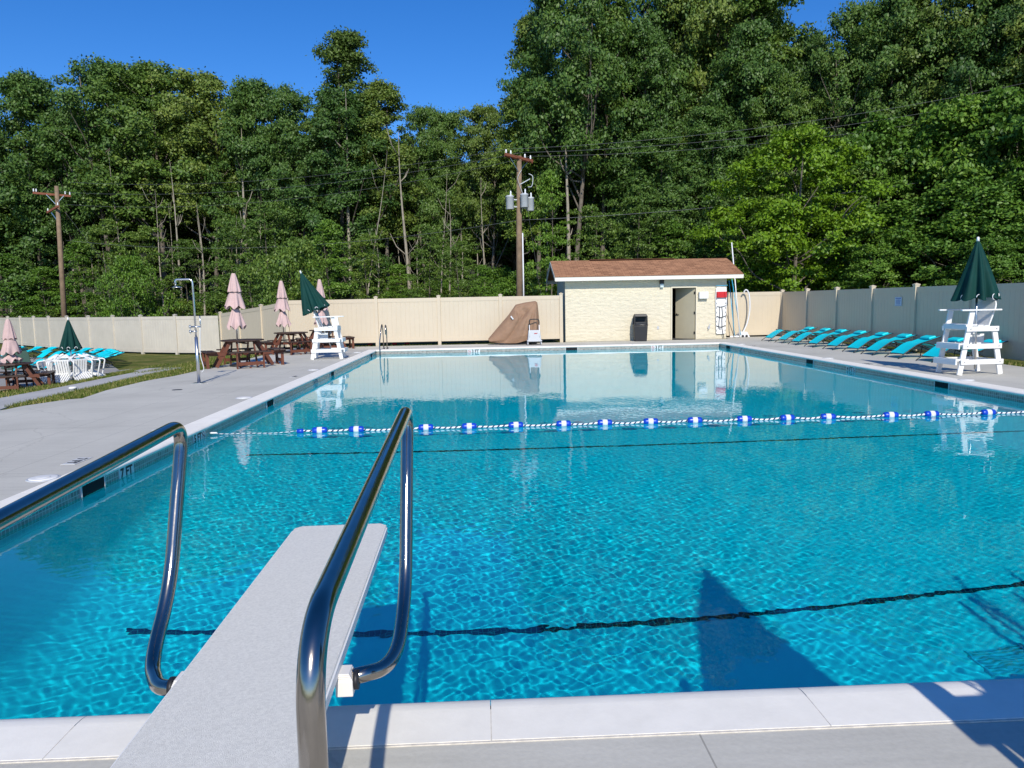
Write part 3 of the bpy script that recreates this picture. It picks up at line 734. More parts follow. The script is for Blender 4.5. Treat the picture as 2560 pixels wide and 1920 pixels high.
fence('vinyl_fence', 'slanting cream fence behind the picnic tables, its boards clearly grooved', [(-12.42, 35.9, gz(-12.42)-.03), (-10.85, 33.78, -.36), (-9.25, 31.65, -.22), (-7.66, 29.55, -.04)], FH, FENCE, gap=.03, endposts=(1, 0))
lf_ = [(-12.50, 35.95, -.6), (-14.95, 36.9, -.6), (-17.1, 38.0, -.6), (-19.2, 39.5, -.6), (-21.3, 41.15, -.6), (-23.45, 43.0, -.6), (-25.6, 45.0, -.6), (-27.75, 47.2, -.6), (-29.9, 49.4, -.6), (-32.1, 51.7, -.6), (-34.3, 53.9, -.6), (-36.5, 56.0, -.6)]
fence('vinyl_fence', 'long pale fence curving along the lawn at the left', lf_, FH, FENCE2, gap=.08, endposts=(0, 1))

# notice on right fence
T = thing('notice_sign', 'small faded notice sheet fixed to the shaded right fence', 'sign', (12.572, 21.95, 1.42), R(-90))
m = MB(); m.box((0, 0, 0), (.36, .006, .27)); m.build('sheet', PAPER, T)
m = MB(); m.box((0, -.005, .095), (.28, .004, .03))
for k in range(6): m.box((rng.uniform(-.01, .01), -.005, .05-k*.025), (.27-rng.uniform(0, .05), .004, .011))
m.box((0, -.005, -.115), (.3, .004, .012)); m.build('printed_lines', BLUEINK, T)

# ---------------------------------------------------------------- shed
def shed():
    T = thing('pool_shed', 'cream block pump shed with brown shingle roof', 'shed', (3.34, 29.5, 0))
    w, d, h = 6.5, 3.05, 2.46; dx0, dx1, dh = 4.24, 5.30, 2.12
    m = MB(); th = .2
    m.box((dx0/2, th/2, h/2), (dx0, th, h)); m.box(((dx1+w)/2, th/2, h/2), (w-dx1, th, h)); m.box(((dx0+dx1)/2, th/2, (dh+h)/2), (dx1-dx0, th, h-dh))
    m.box((th/2, (th+d)/2, h/2), (th, d-th, h)); m.box((w-th/2, (th+d)/2, h/2), (th, d-th, h)); m.box((w/2, d-th/2, h/2), (w-2*th, th, h))
    m.build('wall', BLOCK, T)
    m = MB(); m.box((w/2, d/2, .01), (w-2*th, d-2*th, .02)); m.box((w/2, d-th-.03, h/2), (w-2*th, .02, h)); m.box((w-th-.03, d/2, h/2), (.02, d-2*th-.1, h)); m.build('shade_lining', SHADEIN, T)  # near-black panels over the inner walls, indoor shade put into the colour
    # roof
    ex0, ex1, ey0, ey1, yr, ze, zr = -.43, w+.52, -.42, d+.42, d/2, 2.55, 3.27
    rf = MB()
    def slope(xa, xb, ya, za, yb, zb_, t_=.03):
        L = math.hypot(yb-ya, zb_-za); W_ = abs(xb-xa)
        n_ = Vector((0, -(zb_-za), (yb-ya))).normalized()*t_*(1 if yb > ya else -1)
        lo = [Vector((xa, ya, za)), Vector((xb, ya, za)), Vector((xb, yb, zb_)), Vector((xa, yb, zb_))]; hi = [q+n_ for q in lo]
        rf.add(lo+hi, [(4, 5, 6, 7)], False, [[(0, 0), (W_, 0), (W_, L), (0, L)]]); b = len(rf.v)-8
        for q in ((0, 3, 2, 1), (0, 1, 5, 4), (1, 2, 6, 5), (2, 3, 7, 6), (3, 0, 4, 7)): rf.f.append(tuple(b+i for i in q)); rf.sm.append(False); rf.uv.append([(0, 0), (.01, 0), (.01, .01), (0, .01)])
    slope(ex0, ex1, ey0, ze, yr, zr); slope(ex1, ex0, ey1, ze, yr, zr)
    roof = rf.build('roof', SHING, T)
    m = MB(); m.beam((1.2, yr, zr+.045), (4.75, yr, zr+.045), .28, .03); m.build('ridge_vent', SHING, roof)
    m = MB()
    m.box(((ex0+ex1)/2, ey0+.0, ze-.075), (ex1-ex0, .03, .145)); m.box(((ex0+ex1)/2, ey1, ze-.075), (ex1-ex0, .03, .145))
    m.box(((ex0+ex1)/2, ey0+.22, ze-.12), (ex1-ex0-.06, .40, .012))
    for xx_ in (ex0, ex1):
        for ya, yb in ((ey0, yr), (ey1, yr)): m.beam((xx_, ya, ze-.07), (xx_, yb, zr-.07), .03, .13)
    m.build('fascia', mat('fascia_white', (.74, .70, .61), .5), roof)
    m = MB()
    for xx_ in (.02, w-.02):
        m.add([(xx_-.02, 0, h), (xx_-.02, d, h), (xx_-.02, yr, zr-.06), (xx_+.02, 0, h), (xx_+.02, d, h), (xx_+.02, yr, zr-.06)], [(0, 2, 1), (3, 4, 5), (0, 1, 4, 3), (1, 2, 5, 4), (2, 0, 3, 5)])
    m.build('gable', CREAM, T)
    m = MB(); fw = .05
    m.box((dx0+fw/2+.004, -.006, dh/2), (fw, .06, dh)); m.box((dx1-fw/2-.004, -.006, dh/2), (fw, .06, dh)); m.box(((dx0+dx1)/2, -.006, dh-fw/2), (dx1-dx0-2*fw-.01, .06, fw)); m.build('door_frame', CREAM, T)
    m = MB(); m.box((-.47, 0, 1.03), (.94, .045, 2.04)); dr = m.build('door', DOORM, T); dr.location = (dx1-.06, .06, .01); dr.rotation_euler = (0, 0, R(-52))
    m = MB(); m.lathe([(.03, -.06), (.03, .06)], (-.87, 0, 1.0), 14, axis='y'); m.beam((-.87, -.055, 1.0), (-.74, -.06, .99), .02, .02); m.build('handle', BLACKM, dr)
    m = MB()
    for z_ in (.25, 1.05, 1.85): m.box((-.005, -.03, z_), (.03, .03, .1))
    m.build('hinge', BLACKM, dr)
    lm = thing_part('wall_lamp', T)
    m = MB(); m.box((0, 0, .08), (.16, .13, .16)); m.build('housing', BLACKP, lm); m = MB(); m.box((0, 0, -.07), (.13, .11, .14)); m.build('lens', mat('lamp_glass', (.55, .65, .68), .15), lm); lm.location = (3.86, -.06, 2.24)
    m = MB(); m.box((3.73, -.012, .5), (.08, .024, .12)); m.build('outlet', GREYP, T)
    m = MB(); m.lathe([(.05, -.06), (.05, .0), (.03, .0)], (5.78, 0, .47), 14, axis='y'); m.tube([(5.78, -.05, .47), (5.80, -.07, .55), (5.83, -.03, .60)], .022, 8); m.tube([(5.78, -.05, .47), (5.76, -.07, .38)], .02, 8); m.build('pipe_fitting', GREYP, T)
    return T
def thing_part(name, parent):
    o = bpy.data.objects.new(name, None); COL.objects.link(o); o.parent = parent; return o
shed()
# white box by the door
T = thing('wall_box', 'blank white box on shed wall right of the door', 'box', (8.87, 29.40, 1.76))
m = MB(); m.box((0, 0, 0), (.36, .16, .27)); m.build('case', WHITE, T, bevel=.012); m = MB(); m.tube([(-.06, 0, .13), (-.05, 0, .2), (-.02, 0, .13)], .006, 6); m.tube([(.08, 0, .13), (.09, 0, .22)], .006, 6); m.build('hanger', GREYP, T)
# backboard
T = thing('spine_board', 'white rescue board with red head block hanging on shed corner', 'rescue board', (9.60, 29.44, 0))
m = MB(); out = [(-.19, .24), (-.15, .20), (.15, .20), (.19, .24), (.235, 1.75), (.21, 2.02), (.15, 2.08), (-.15, 2.08), (-.21, 2.02), (-.235, 1.75)]
m.prism(out, -.02, .02, Matrix.Rotation(R(90), 3, 'X')); m.build('board', WHITE, T, bevel=.006)
m = MB()
for sx in (-1, 1):
    for k in range(8): m.box((sx*(.165+.012*k/4), -.023, .34+k*.18), (.022, .006, .075))
m.build('hand_slot', BLACKP, T)
m = MB(); m.box((0, -.06, 1.77), (.40, .09, .24)); m.box((-.14, -.10, 1.77), (.09, .06, .2)); m.box((.14, -.10, 1.77), (.09, .06, .2)); m.tube([(.15, -.09, 1.78), (.25, -.06, 1.76)], .012, 6); m.build('head_block', RED, T, bevel=.02)
m = MB()
for p_ in ([(-.07, -.03, 1.3), (-.07, -.035, .9), (-.09, -.04, .45), (.0, -.03, .4)], [(.02, -.03, 1.3), (.06, -.035, .95), (.03, -.05, .8), (.04, -.04, .45)], [(-.18, -.03, 1.3), (0, -.035, 1.28), (.19, -.03, 1.33)], [(-.18, -.03, .92), (-.02, -.05, .86), (.2, -.03, .93)], [(-.18, -.03, .52), (0, -.05, .48), (.18, -.03, .54)], [(.03, -.03, .5), (.08, -.04, .2), (.13, -.03, .02)]):
    q = bez(p_, 5); m.tube(q, .014, 6)
m.build('strap', BLACKP, T)
m = MB(); m.tube([(-.23, -.01, 2.12), (.26, -.01, 2.14)], .012, 8); m.build('hanging_bar', BLUEP, T)

# trash can
T = thing('trash_can', 'black hooded trash can with bag standing by shed wall', 'trash can', (6.26, 29.08, 0), R(-6))
m = MB()
def frus(m, z0, z1, a0, a1, b0, b1): m.add([(sx*a, sy*b, z) for z, a, b in ((z0, a0, b0), (z1, a1, b1)) for sx, sy in ((-1, -1), (1, -1), (1, 1), (-1, 1))], [(3, 2, 1, 0), (4, 5, 6, 7), (0, 1, 5, 4), (1, 2, 6, 5), (2, 3, 7, 6), (3, 0, 4, 7)])
frus(m, 0, .62, .235, .27, .22, .25); m.build('bin', BLACKP, T, bevel=.02)
m = MB()
for sx in (-1, 1):
    for sy in (-1, 1): m.beam((sx*.245, sy*.225, .62), (sx*.235, sy*.215, 1.0), .05, .05)
frus(m, .97, 1.07, .26, .22, .24, .20); m.box((0, .2, .83), (.42, .03, .3)); m.box((0, -.19, .70), (.42, .04, .12)); m.build('hood', BLACKP, T, bevel=.012)
m = MB(); q = []
for k in range(33):
    a = 2*math.pi*k/32; q.append((.275*math.copysign(abs(math.cos(a))**.35, math.cos(a)), .255*math.copysign(abs(math.sin(a))**.35, math.sin(a)), .64+.012*math.sin(a*7)))
m.tube(q, .022, 8, cap=False); m.build('bag_rim', mat('black_bag', (.03, .03, .035), .25), T)

# long poles, brush and hose in corner
def pole(name, label, a, b, r, material, cat='pole', grp=None, extra=None):
    m = MB(); m.tube([a, b], r, 8); T = thing(name, label, cat, a, 0, grp); m.xf(Matrix.Translation(-Vector(a))); m.build('shaft', material, T)
    if extra: extra(T)
    return T
def brush(T):
    m = MB(); m.box((0, 0, .03), (.4, .05, .06)); m.build('brush_head', WHITEF, T)
pole('cleaning_pole', 'left blue cleaning pole leaning beside the shed corner', (10.42, 30.15, .02), (10.24, 30.42, 2.36), .016, BLUEP, 'pole', None, brush)
pole('cleaning_pole', 'right blue cleaning pole leaning toward the shed eave', (10.66, 30.12, .1), (10.36, 30.42, 2.40), .016, BLUEP)
pole('white_pole', 'tall white pole rising above the shed eave', (10.62, 30.1, .02), (10.36, 30.5, 3.9), .024, WHITEF)
pole('rescue_hook', 'dark thin pole leaning low against the shed corner', (10.38, 30.1, .02), (10.0, 30.3, 1.3), .012, BLACKM)
T = thing('vacuum_hose', 'looped white vacuum hose hanging on the corner fence', 'hose', (10.9, 30.4, 0))
m = MB(); m.tube(bez([(-.15, -.1, .1), (-.02, -.05, .3), (.12, -.03, .62), (.21, -.02, 1.1), (.2, -.02, 1.6), (.13, -.02, 1.88), (.03, -.02, 1.95), (-.04, .02, 1.84)], 8), .03, 10); m.build('hose', HOSE, T)
m = MB(); m.prism([(-.42, 0), (.22, 0), (.10, .22), (-.18, .24)], -.12, .12, Matrix.Rotation(R(90), 3, 'X')); m.build('vacuum_head', HOSE, T, bevel=.02)
m = MB()
for k in range(4): m.lathe([(.05, -.02), (.05, .02)], (-.42+k*.16, -.13, .05), 12, axis='y')
m.build('wheel', BLACKP, T)

# red cups behind the fence gap
for x_, y_, lb in ((-4.5, 29.95, 'left'), (-3.55, 30.1, 'middle'), (-3.05, 30.2, 'right')):
    T = thing('red_cap', 'red plastic cap showing under the back fence, %s of three' % lb, 'cap', (x_, y_, -.03), 0, 'red caps under the fence')
    m = MB(); m.lathe([(.11, 0), (.11, .10), (.07, .13)], n=16); m.build('cap', RED, T)

# ---------------------------------------------------------------- covered lift and cart
def lift():
    T = thing('covered_pool_lift', 'pool lift wrapped in a tan tarp by the back fence', 'covered lift', (.24, 28.65, 0))
    nu, nv = 110, 60
    sil = [(0, .24, .20), (.05, .30, .12), (.40, .70, .075), (.80, 1.14, .06), (1.06, 1.50, .065), (1.10, 1.535, .07), (1.45, 1.61, .16), (1.84, 1.66, .42), (1.93, 1.60, .50), (1.97, 1.1, .52)]
    sx = [a for a, _, _ in sil]; sz = [b for _, b, _ in sil]; sb = [c for _, _, c in sil]
    m = MB()
    for side in (-1, 1):
        V = []; F = []
        for i in range(nu+1):
            x_ = 1.97*i/nu; zt = float(np.interp(x_, sx, sz)); zb = float(np.interp(x_, sx, sb)); hw = .07+.30*min(1, x_/1.2)**.8*(1 if x_ < 1.85 else max(.25, (1.97-x_)/.12))
            for j in range(nv+1):
                v_ = j/nv; z_ = zb+(zt-zb)*v_
                y_ = hw*math.sqrt(max(0, 1-v_**2.6))
                r_ = math.hypot(1.90-x_, 1.70-z_); th_ = math.atan2(1.70-z_, 1.90-x_)     # pleats fan out from the top corner
                r2_ = math.hypot(x_-1.08, z_-1.53); th2 = math.atan2(1.53-z_, x_-1.08)
                w_ = min(1, r_/.8)*min(1, v_*4+.4)*(1-v_**6)
                f1 = abs(math.sin(th_*7.3+.35*math.sin(2.6*r_)))**.6
                f2 = abs(math.sin(th_*13.1+1.1+.5*math.sin(3.1*r_)))
                pk = math.exp(-((x_-1.32)**2+(z_-1.27)**2)/.035)                          # hollow under the raised arm
                y_ += w_*(.10*f1+.035*f2)-.16*pk*(1 if side < 0 else 0)-.05*math.exp(-((th2-1.35)*r2_/.05)**2)*min(1, r2_*3)*(1 if r2_ < .6 else 0)
                V.append((x_, side*max(.004, y_) if v_ < 1 else 0, z_))
        for i in range(nu):
            for j in range(nv):
                a = i*(nv+1)+j; q_ = (a, a+nv+1, a+nv+2, a+1); F.append(q_ if side < 0 else q_[::-1])
        m.add(V, F, True)
    m.build('tarp', TARP, T)
    m = MB(); m.box((.92, -.40, 1.04), (.15, .012, .045), Matrix.Rotation(R(55), 3, 'Y')); m.build('label_strip', DECAL, T)
    m = MB(); m.box((1.05, 0, .04), (1.2, .5, .07)); m.box((1.72, 0, .27), (.3, .3, .5)); m.build('base', BLACKP, T)
lift()
T = thing('pool_cleaner_cart', 'grey wheeled pool cart with black handle beside the tarp', 'cart', (1.98, 28.05, 0))
m = MB(); frus(m, .12, .56, .26, .22, .18, .14); m.build('body', GREYP, T, bevel=.03); m = MB(); m.box((0, -.02, .16), (.56, .42, .05)); m.build('base', GREYP, T, bevel=.01)
m = MB()
for sx in (-1, 1): m.tube([(sx*.185, -.17, .3), (sx*.185, -.10, .80)], .014, 8)
m.build('handle_post', WHITEF, T)
m = MB(); m.tube(fillet([(-.185, -.10, .76), (-.185, -.08, .97), (.185, -.08, .97), (.185, -.10, .76)], .09, 7), .020, 10); m.build('handle', BLACKP, T)
for sx in (-1, 1):
    for sy in (-1, 1):
        m = MB(); m.lathe([(.06, -.02), (.06, .02)], (sx*.25, sy*.15, .06), 16, axis='x'); m.build('wheel', GREYP, T)
m = MB(); m.box((.05, -.168, .44), (.12, .012, .022), Matrix.Rotation(R(-5), 3, 'X')); m.build('red_badge', RED, T)

# ---------------------------------------------------------------- shower
T = thing('outdoor_shower', 'tall steel outdoor shower post on left deck', 'shower', (-6.14, 16.18, 0))
m = MB(); m.box((0, 0, .006), (.24, .24, .012)); m.tube([(0, 0, 0), (0, 0, 1.0)], .034, 16); m.build('base_column', ALU, T)
m = MB(); m.tube(fillet([(0, 0, .95), (0, 0, 2.23), (-.36, 0, 2.23), (-.36, 0, 2.10)], [.09, .05], 7), .020, 14); m.build('riser', ALU, T)
m = MB(); m.lathe([(.02, .03), (.10, .01), (.10, 0)], (-.33, 0, 2.06), 20); m.build('shower_head', ALU, T)
for z_ in (1.22, 1.12):
    m = MB(); m.tube([(-.10, 0, z_), (.10 if z_ > 1.2 else .03, 0, z_)], .018, 10); m.lathe([(.03, -.02), (.03, .02)], (-.11, 0, z_), 12, axis='x'); m.box((-.11, 0, z_), (.015, .1, .015)); m.box((-.11, 0, z_), (.015, .015, .1)); m.build('valve', ALU, T)
m = MB(); m.tube([(.11, 0, 1.2), (.105, 0, 1.45)], .014, 8); m.build('hand_spray', ALU, T)
m = MB(); m.tube(bez([(.10, -.01, 1.2), (.085, -.02, .9), (.08, -.03, .6), (.12, -.04, .42), (.13, -.03, .30), (.08, -.03, .24)], 6), .008, 6); m.build('spray_hose', HOSE, T)

# ---------------------------------------------------------------- umbrellas
def fold_surface(m, z0, z1, r0, r1, n, depth, seed, flare=1.0, nu=96, nv=14, wav=.03, twist=.15, scall=0):
    q = np.random.default_rng(seed); ph = q.uniform(0, 6.28, 4)
    V = []
    for j in range(nv+1):
        t_ = j/nv; z_ = z0+(z1-z0)*t_; r_ = r0+(r1-r0)*t_**flare
        for i in range(nu):
            a = 2*math.pi*i/nu
            fo = depth*t_**.6*(.62*math.cos(n*a+twist*8*t_+ph[0])+.28*math.cos((n+3)*a+ph[1])+.2*math.cos(2*a+ph[2]))
            rr = max(.012, r_*(1+fo)); zz = z_+(wav*math.sin(n*a+ph[3])*t_**3)+(scall*abs(math.sin(n*a/2))*t_**6)
            V.append((rr*math.cos(a), rr*math.sin(a), zz))
    F = [(j*nu+i, j*nu+(i+1) % nu, (j+1)*nu+(i+1) % nu, (j+1)*nu+i) for j in range(nv) for i in range(nu)]
    m.add(V, F, True)
def green_umbrella(loc, rz, label, tilt=(0, 0), ztop=2.7, zbot=1.5, rbot=.46, zpole=.15, seed=1, grp=None, shift=(0, 0)):
    T = thing('green_umbrella', label, 'umbrella', loc, rz, grp)
    M = Matrix.Translation((shift[0], shift[1], zbot-.4)) @ Matrix.Rotation(tilt[0], 4, 'Y') @ Matrix.Rotation(tilt[1], 4, 'X') @ Matrix.Translation((0, 0, -(zbot-.4)))
    m = MB(); fold_surface(m, ztop-.06, zbot, .022, rbot, 8, .34, seed, .86, wav=.03); m.xf(M); c = m.build('canopy', GREEN, T)
    m = MB(); q = np.random.default_rng(seed)
    for k in range(8):
        a = 2*math.pi*k/8+.3; c_ = Vector((rbot*.97*math.cos(a), rbot*.97*math.sin(a), zbot+.02)); tdir = Vector((-math.sin(a), math.cos(a), 0))
        pts = [c_+tdir*(.045*math.cos(u))+Vector((math.cos(a)*.012, math.sin(a)*.012, .055*math.sin(u)+.02)) for u in np.linspace(0, math.pi*(1.0 if k % 2 else 1.6), 10)]
        m.tube(pts, .008, 6)
    m.xf(M); m.build('hem_cord', WHITEF, c)
    m = MB(); m.lathe([(.03, -.03), (.022, .05), (.006, .06)], (0, 0, ztop-.05), 14); m.xf(M); m.build('finial', WHITEF, T)
    m = MB(); m.tube([(0, 0, zpole), (0, 0, zbot+.5)], .02, 12); m.xf(M); m.build('pole', ALU, T)
    return T
def pink_umbrella(loc, label, seed, h=2.58, low=(1.60, 1.05), grp='closed pink umbrellas', zp=.03):
    T = thing('pink_umbrella', label, 'umbrella', loc, 0, grp)
    a, b = low
    m = MB(); fold_surface(m, h, a+.42, .045, .17, 8, .14, seed, .8, wav=.02, scall=-.015)
    c = m.build('canopy_top_tier', PINK, T)
    m = MB(); fold_surface(m, a+.46, a, .13, .255, 6, .20, seed+1, 1.0, wav=.05); m.build('canopy_middle_tier', PINK, T)
    m = MB(); fold_surface(m, a-.04, b, .09, .24, 7, .22, seed+2, .9, wav=.06); m.build('canopy_lower_tier', PINK, T)
    m = MB()
    for zz, rr in ((a+.425, .172), (a-.02, .10)):
        q = [(rr*(1+.08*math.cos(8*t_))*math.cos(t_), rr*(1+.08*math.cos(8*t_))*math.sin(t_), zz-.012*abs(math.sin(4*t_))) for t_ in np.linspace(0, 6.283, 49)]
        m.tube(q, .008, 5, cap=False)
    m.build('dark_piping', TRIM, T)
    m = MB(); m.tube([(0, 0, zp), (0, 0, h-.02)], .021, 12); m.build('pole', ALU, T)
    m = MB(); m.lathe([(.24, 0), (.24, .04), (.06, .07), (.035, .10), (.03, .22)], (0, 0, zp-.025), 24); m.build('base', BLACKP, T)
    return T

# ---------------------------------------------------------------- picnic tables
def picnic(loc, rz, label):
    T = thing('picnic_table', label, 'picnic table', loc, rz, 'brown walk-in picnic tables')
    m = MB()   # octagonal top out of planks
    Rr = .60; n = 8; pl = []
    k = math.cos(R(22.5))
    for i in range(-4, 4):
        ya, yb = i*.14+.004, (i+1)*.14-.004
        def xw(y): y = abs(y); a = Rr*k; return a if y < a*math.tan(R(22.5)) else max(.1, a-(y-a*math.tan(R(22.5))))
        m.prism([(-xw(ya), ya), (xw(ya), ya), (xw(yb), yb), (-xw(yb), yb)], .70, .735)
    m.build('table_top', BROWNT, T, bevel=.004)
    m = MB(); m.box((0, 0, .68), (.9, .09, .035)); m.box((0, 0, .645), (.09, .9, .035)); m.build('top_batten', BROWN, T)
    for q in range(4):
        A = Matrix.Rotation(R(90*q), 4, 'Z')
        m = MB()
        for s_ in (-.10, .10): m.beam((.36, s_*2.2, .70), (.74, s_*2.2, .02), .035, .085)
        m.xf(A); m.build('table_leg', BROWN, T)
        m = MB()
        for yo in (-.07, .075): 
            m.prism([(.88+yo-.066, -.46-(yo*.6)), (.88+yo+.066, -.50-(yo*.6)), (.88+yo+.066, .50+(yo*.6)), (.88+yo-.066, .46+(yo*.6))], .415, .45)
        m.xf(A); sb = m.build('bench', BROWNT, T, bevel=.004)
        m = MB()
        for s_ in (-1, 1): m.box((.98, s_*.34, .21), (.075, .035, .42)); m.box((.88, s_*.34, .395), (.3, .035, .04))
        m.box((.98, 0, .13), (.03, .68, .09)); m.box((.94, 0, .02), (.035, .05, .04)); m.xf(A); m.build('bench_support', BROWN, T)
        for yb_ in (.24, -.24):
            m = MB(); m.beam((.5, yb_, .36), (1.0, yb_, .385), .035, .085); m.xf(A); m.build('bench_arm', BROWN, T)
    m = MB(); m.box((0, 0, .36), (1.3, .035, .085)); m.box((0, 0, .36), (.035, 1.3, .08)); m.build('cross_brace', BROWN, T)
    return T
pt = picnic((-6.62, 20.75, 0), R(28), 'brown picnic table with pink umbrella, nearest on left deck')
dup(pt, (-6.62, 26.0, 0), R(32), 'brown picnic table partly behind the far lifeguard chair')
dup(pt, (-5.9, 28.1, 0), R(20), 'brown picnic table against the back fence, mostly hidden by lifeguard chair')
dup(pt, (-13.55, 21.75, gz(-13.55)-.012), R(20), 'dark brown picnic table on lower patio at left edge')
pink_umbrella((-6.76, 20.75, 0), 'closed pink umbrella at the nearest picnic table', 3, 2.55, (1.62, 1.07))
pink_umbrella((-6.95, 26.3, 0), 'closed pink umbrella between shower and green umbrella', 13, 2.52, (1.50, .96))
pink_umbrella((-6.05, 28.3, 0), 'closed pink umbrella mostly hidden behind the green umbrella', 23, 2.62, (1.50, .96))
pink_umbrella((-13.66, 22.0, gz(-13.6)-.012), 'closed pink umbrella on lower patio at left edge', 33, 2.0, (1.02, .80))

# ---------------------------------------------------------------- lifeguard chairs (front faces +x)
def guard_chair(loc, rz, label):
    T = thing('lifeguard_chair', label, 'lifeguard chair', loc, rz, 'white lifeguard chairs')
    hw = .305
    for s_ in (-1, 1):
        m = MB(); m.beam((.44, s_*hw, 0), (.22, s_*hw, 1.27), .04, .105, (1, 0, 0)); m.build('front_leg', WHITE, T, bevel=.006)
        m = MB(); m.beam((-.44, s_*hw, 0), (-.26, s_*hw, .95), .04, .105, (1, 0, 0)); m.build('rear_leg', WHITE, T, bevel=.006)
        m = MB(); o_ = s_*(hw+.040)
        for z_, xa, xb in ((.26, .45, -.46), (.57, .42, -.41), (.915, .36, -.33)): m.beam((xa, o_, z_), (xb, o_, z_), .036, .10)
        m.build('side_rail', WHITE, T, bevel=.006)
        m = MB(); m.prism([(-.36, -.055), (.42, -.055), (.47, -.02), (.47, .03), (.42, .055), (-.36, .055)], 1.272, 1.302); m.xf(Matrix.Translation((0, s_*(hw+.02), 0))); m.build('armrest', WHITE, T, bevel=.006)
        m = MB()
        for x_, z_ in ((.38, .26), (-.38, .26), (.33, .57), (-.34, .57), (.28, .915), (-.27, .915)): m.lathe([(.012, -.004), (.012, .004)], (x_, s_*(hw+.061), z_), 8, axis='y')
        m.build('bolt', ALU, T)
    m = MB()
    for z_, x_ in ((.27, .47), (.58, .42)): m.box((x_, 0, z_+.035), (.15, .66, .035)); m.box((x_+.06, 0, z_-.02), (.035, .66, .09))
    m.build('step', WHITE, T, bevel=.006)
    m = MB()
    for k in range(4): m.box((.27-k*.135, 0, 1.0-.012*k), (.12, .56, .03))
    m.box((.34, 0, .955), (.035, .66, .10)); m.build('seat', WHITE, T, bevel=.005)
    m = MB()
    for z_, x_ in ((.26, -.40), (.57, -.35)): m.box((x_, 0, z_), (.03, .56, .09))
    m.build('rear_brace', WHITE, T, bevel=.005)
    m = MB(); a = R(17)
    poly = [(-.24, 0), (.24, 0)]+[(.26*math.cos(t_), .38+.24*math.sin(t_)) for t_ in np.linspace(0, math.pi, 17)]
    m.prism(poly, -.014, .014)
    Mr = Matrix.Translation((-.20, 0, .95)) @ Matrix.Rotation(-a, 4, 'Y') @ Matrix(((0, 0, 1, 0), (1, 0, 0, 0), (0, 1, 0, 0), (0, 0, 0, 1)))
    m.xf(Mr); m.build('backrest', WHITE, T, bevel=.005)
    m = MB(); m.beam((-.14, .0, .5), (-.14, 0, .8), .3, .03); m.build('umbrella_holder', WHITE, T)
    return T
gc = guard_chair((9.88, 14.60, 0), R(184), 'white lifeguard chair on the right deck beside turquoise loungers')
dup(gc, (-4.74, 22.98, 0), R(2), 'white lifeguard chair on left deck beside the picnic tables')
dup(gc, (2.24, .95, 0), R(90), 'white lifeguard chair at the near pool end by the diving board')
green_umbrella((9.93, 14.52, 0), 0, 'closed green umbrella standing at right lifeguard chair', (R(-1.5), R(0)), 2.72, 1.50, .37, .1, 2, 'closed green umbrellas')
green_umbrella((-4.92, 22.98, 0), 0, 'closed green umbrella tilting left over far lifeguard chair', (R(-19), R(2)), 2.78, 1.50, .35, .3, 7, 'closed green umbrellas')
green_umbrella((2.56, 1.05, 0), 0, 'closed green umbrella at the near pool end lifeguard chair', (R(3), 0), 2.72, 1.30, .50, .1, 9, 'closed green umbrellas')

# ---------------------------------------------------------------- loungers (head towards +x, foot at x = 0)
def lounger(loc, rz, label):
    T = thing('sun_lounger', label, 'sun lounger', loc, rz, 'turquoise sun loungers')
    w = .30
    arc = bez([(0, 0, .015), (.22, 0, .17), (.46, 0, .33), (.66, 0, .395), (.86, 0, .36), (1.10, 0, .25)], 5)
    seat = bez([(.72, 0, .39), (.92, 0, .34), (1.12, 0, .24), (1.26, 0, .235)], 5)
    back = bez([(1.16, 0, .235), (1.5, 0, .35), (1.88, 0, .47)], 5)
    m = MB()
    for s_ in (-1, 1):
        for P, r_ in ((arc, .013), (seat, .012), (back, .014), (bez([(.55, 0, .335), (.85, 0, .30), (1.12, 0, .20), (1.5, 0, .015)], 5), .012), (bez([(1.02, 0, .33), (.98, 0, .15), (.96, 0, .012)], 4), .011)):
            m.tube([(p.x, s_*w, p.z) for p in P], r_, 6)
    for x_, z_ in ((.15, .125), (1.12, .24), (1.87, .465), (.96, .15), (1.40, .06)): m.tube([(x_, -w, z_), (x_, w, z_)], .01, 6)
    m.build('frame', BLACKM, T)
    def sling(P, nm, lift=.004):
        m = MB(); V = []; nn = 6
        for p in P:
            for k in range(nn+1):
                y_ = -w+.01+(2*w-.02)*k/nn; V.append((p.x, y_, p.z+lift-.018*(1-(2*k/nn-1)**2)+.012))
        F = [(i*(nn+1)+k, (i+1)*(nn+1)+k, (i+1)*(nn+1)+k+1, i*(nn+1)+k+1) for i in range(len(P)-1) for k in range(nn)]
        b = len(V); V2 = [(x_, y_, z_-.006) for x_, y_, z_ in V]; F2 = [tuple(b+j for j in f_[::-1]) for f_ in F]
        m.add(V+V2, F+F2, True); return m.build(nm, TEAL, T)
    sling(bez([(.14, 0, .12), (.3, 0, .225), (.46, 0, .33), (.66, 0, .395), (.86, 0, .36), (1.12, 0, .235)], 5), 'seat_sling'); sling(back, 'back_sling')
    m = MB(); m.prism([(1.60, -.22), (1.80, -.22), (1.80, .22), (1.60, .22)], 0, .05); m.xf(Matrix.Translation((1.7, 0, .43)) @ Matrix.Rotation(R(-17), 4, 'Y') @ Matrix.Translation((-1.7, 0, 0))); m.build('pillow', TEAL, T, bevel=.02)
    return T
names = ['farthest, by the fence corner', 'second from the fence corner', 'third from the fence corner', 'fourth from the fence corner', 'fourth counting from the lifeguard chair', 'third counting from the lifeguard chair', 'second counting from the lifeguard chair', 'nearest the lifeguard chair']
lg = None
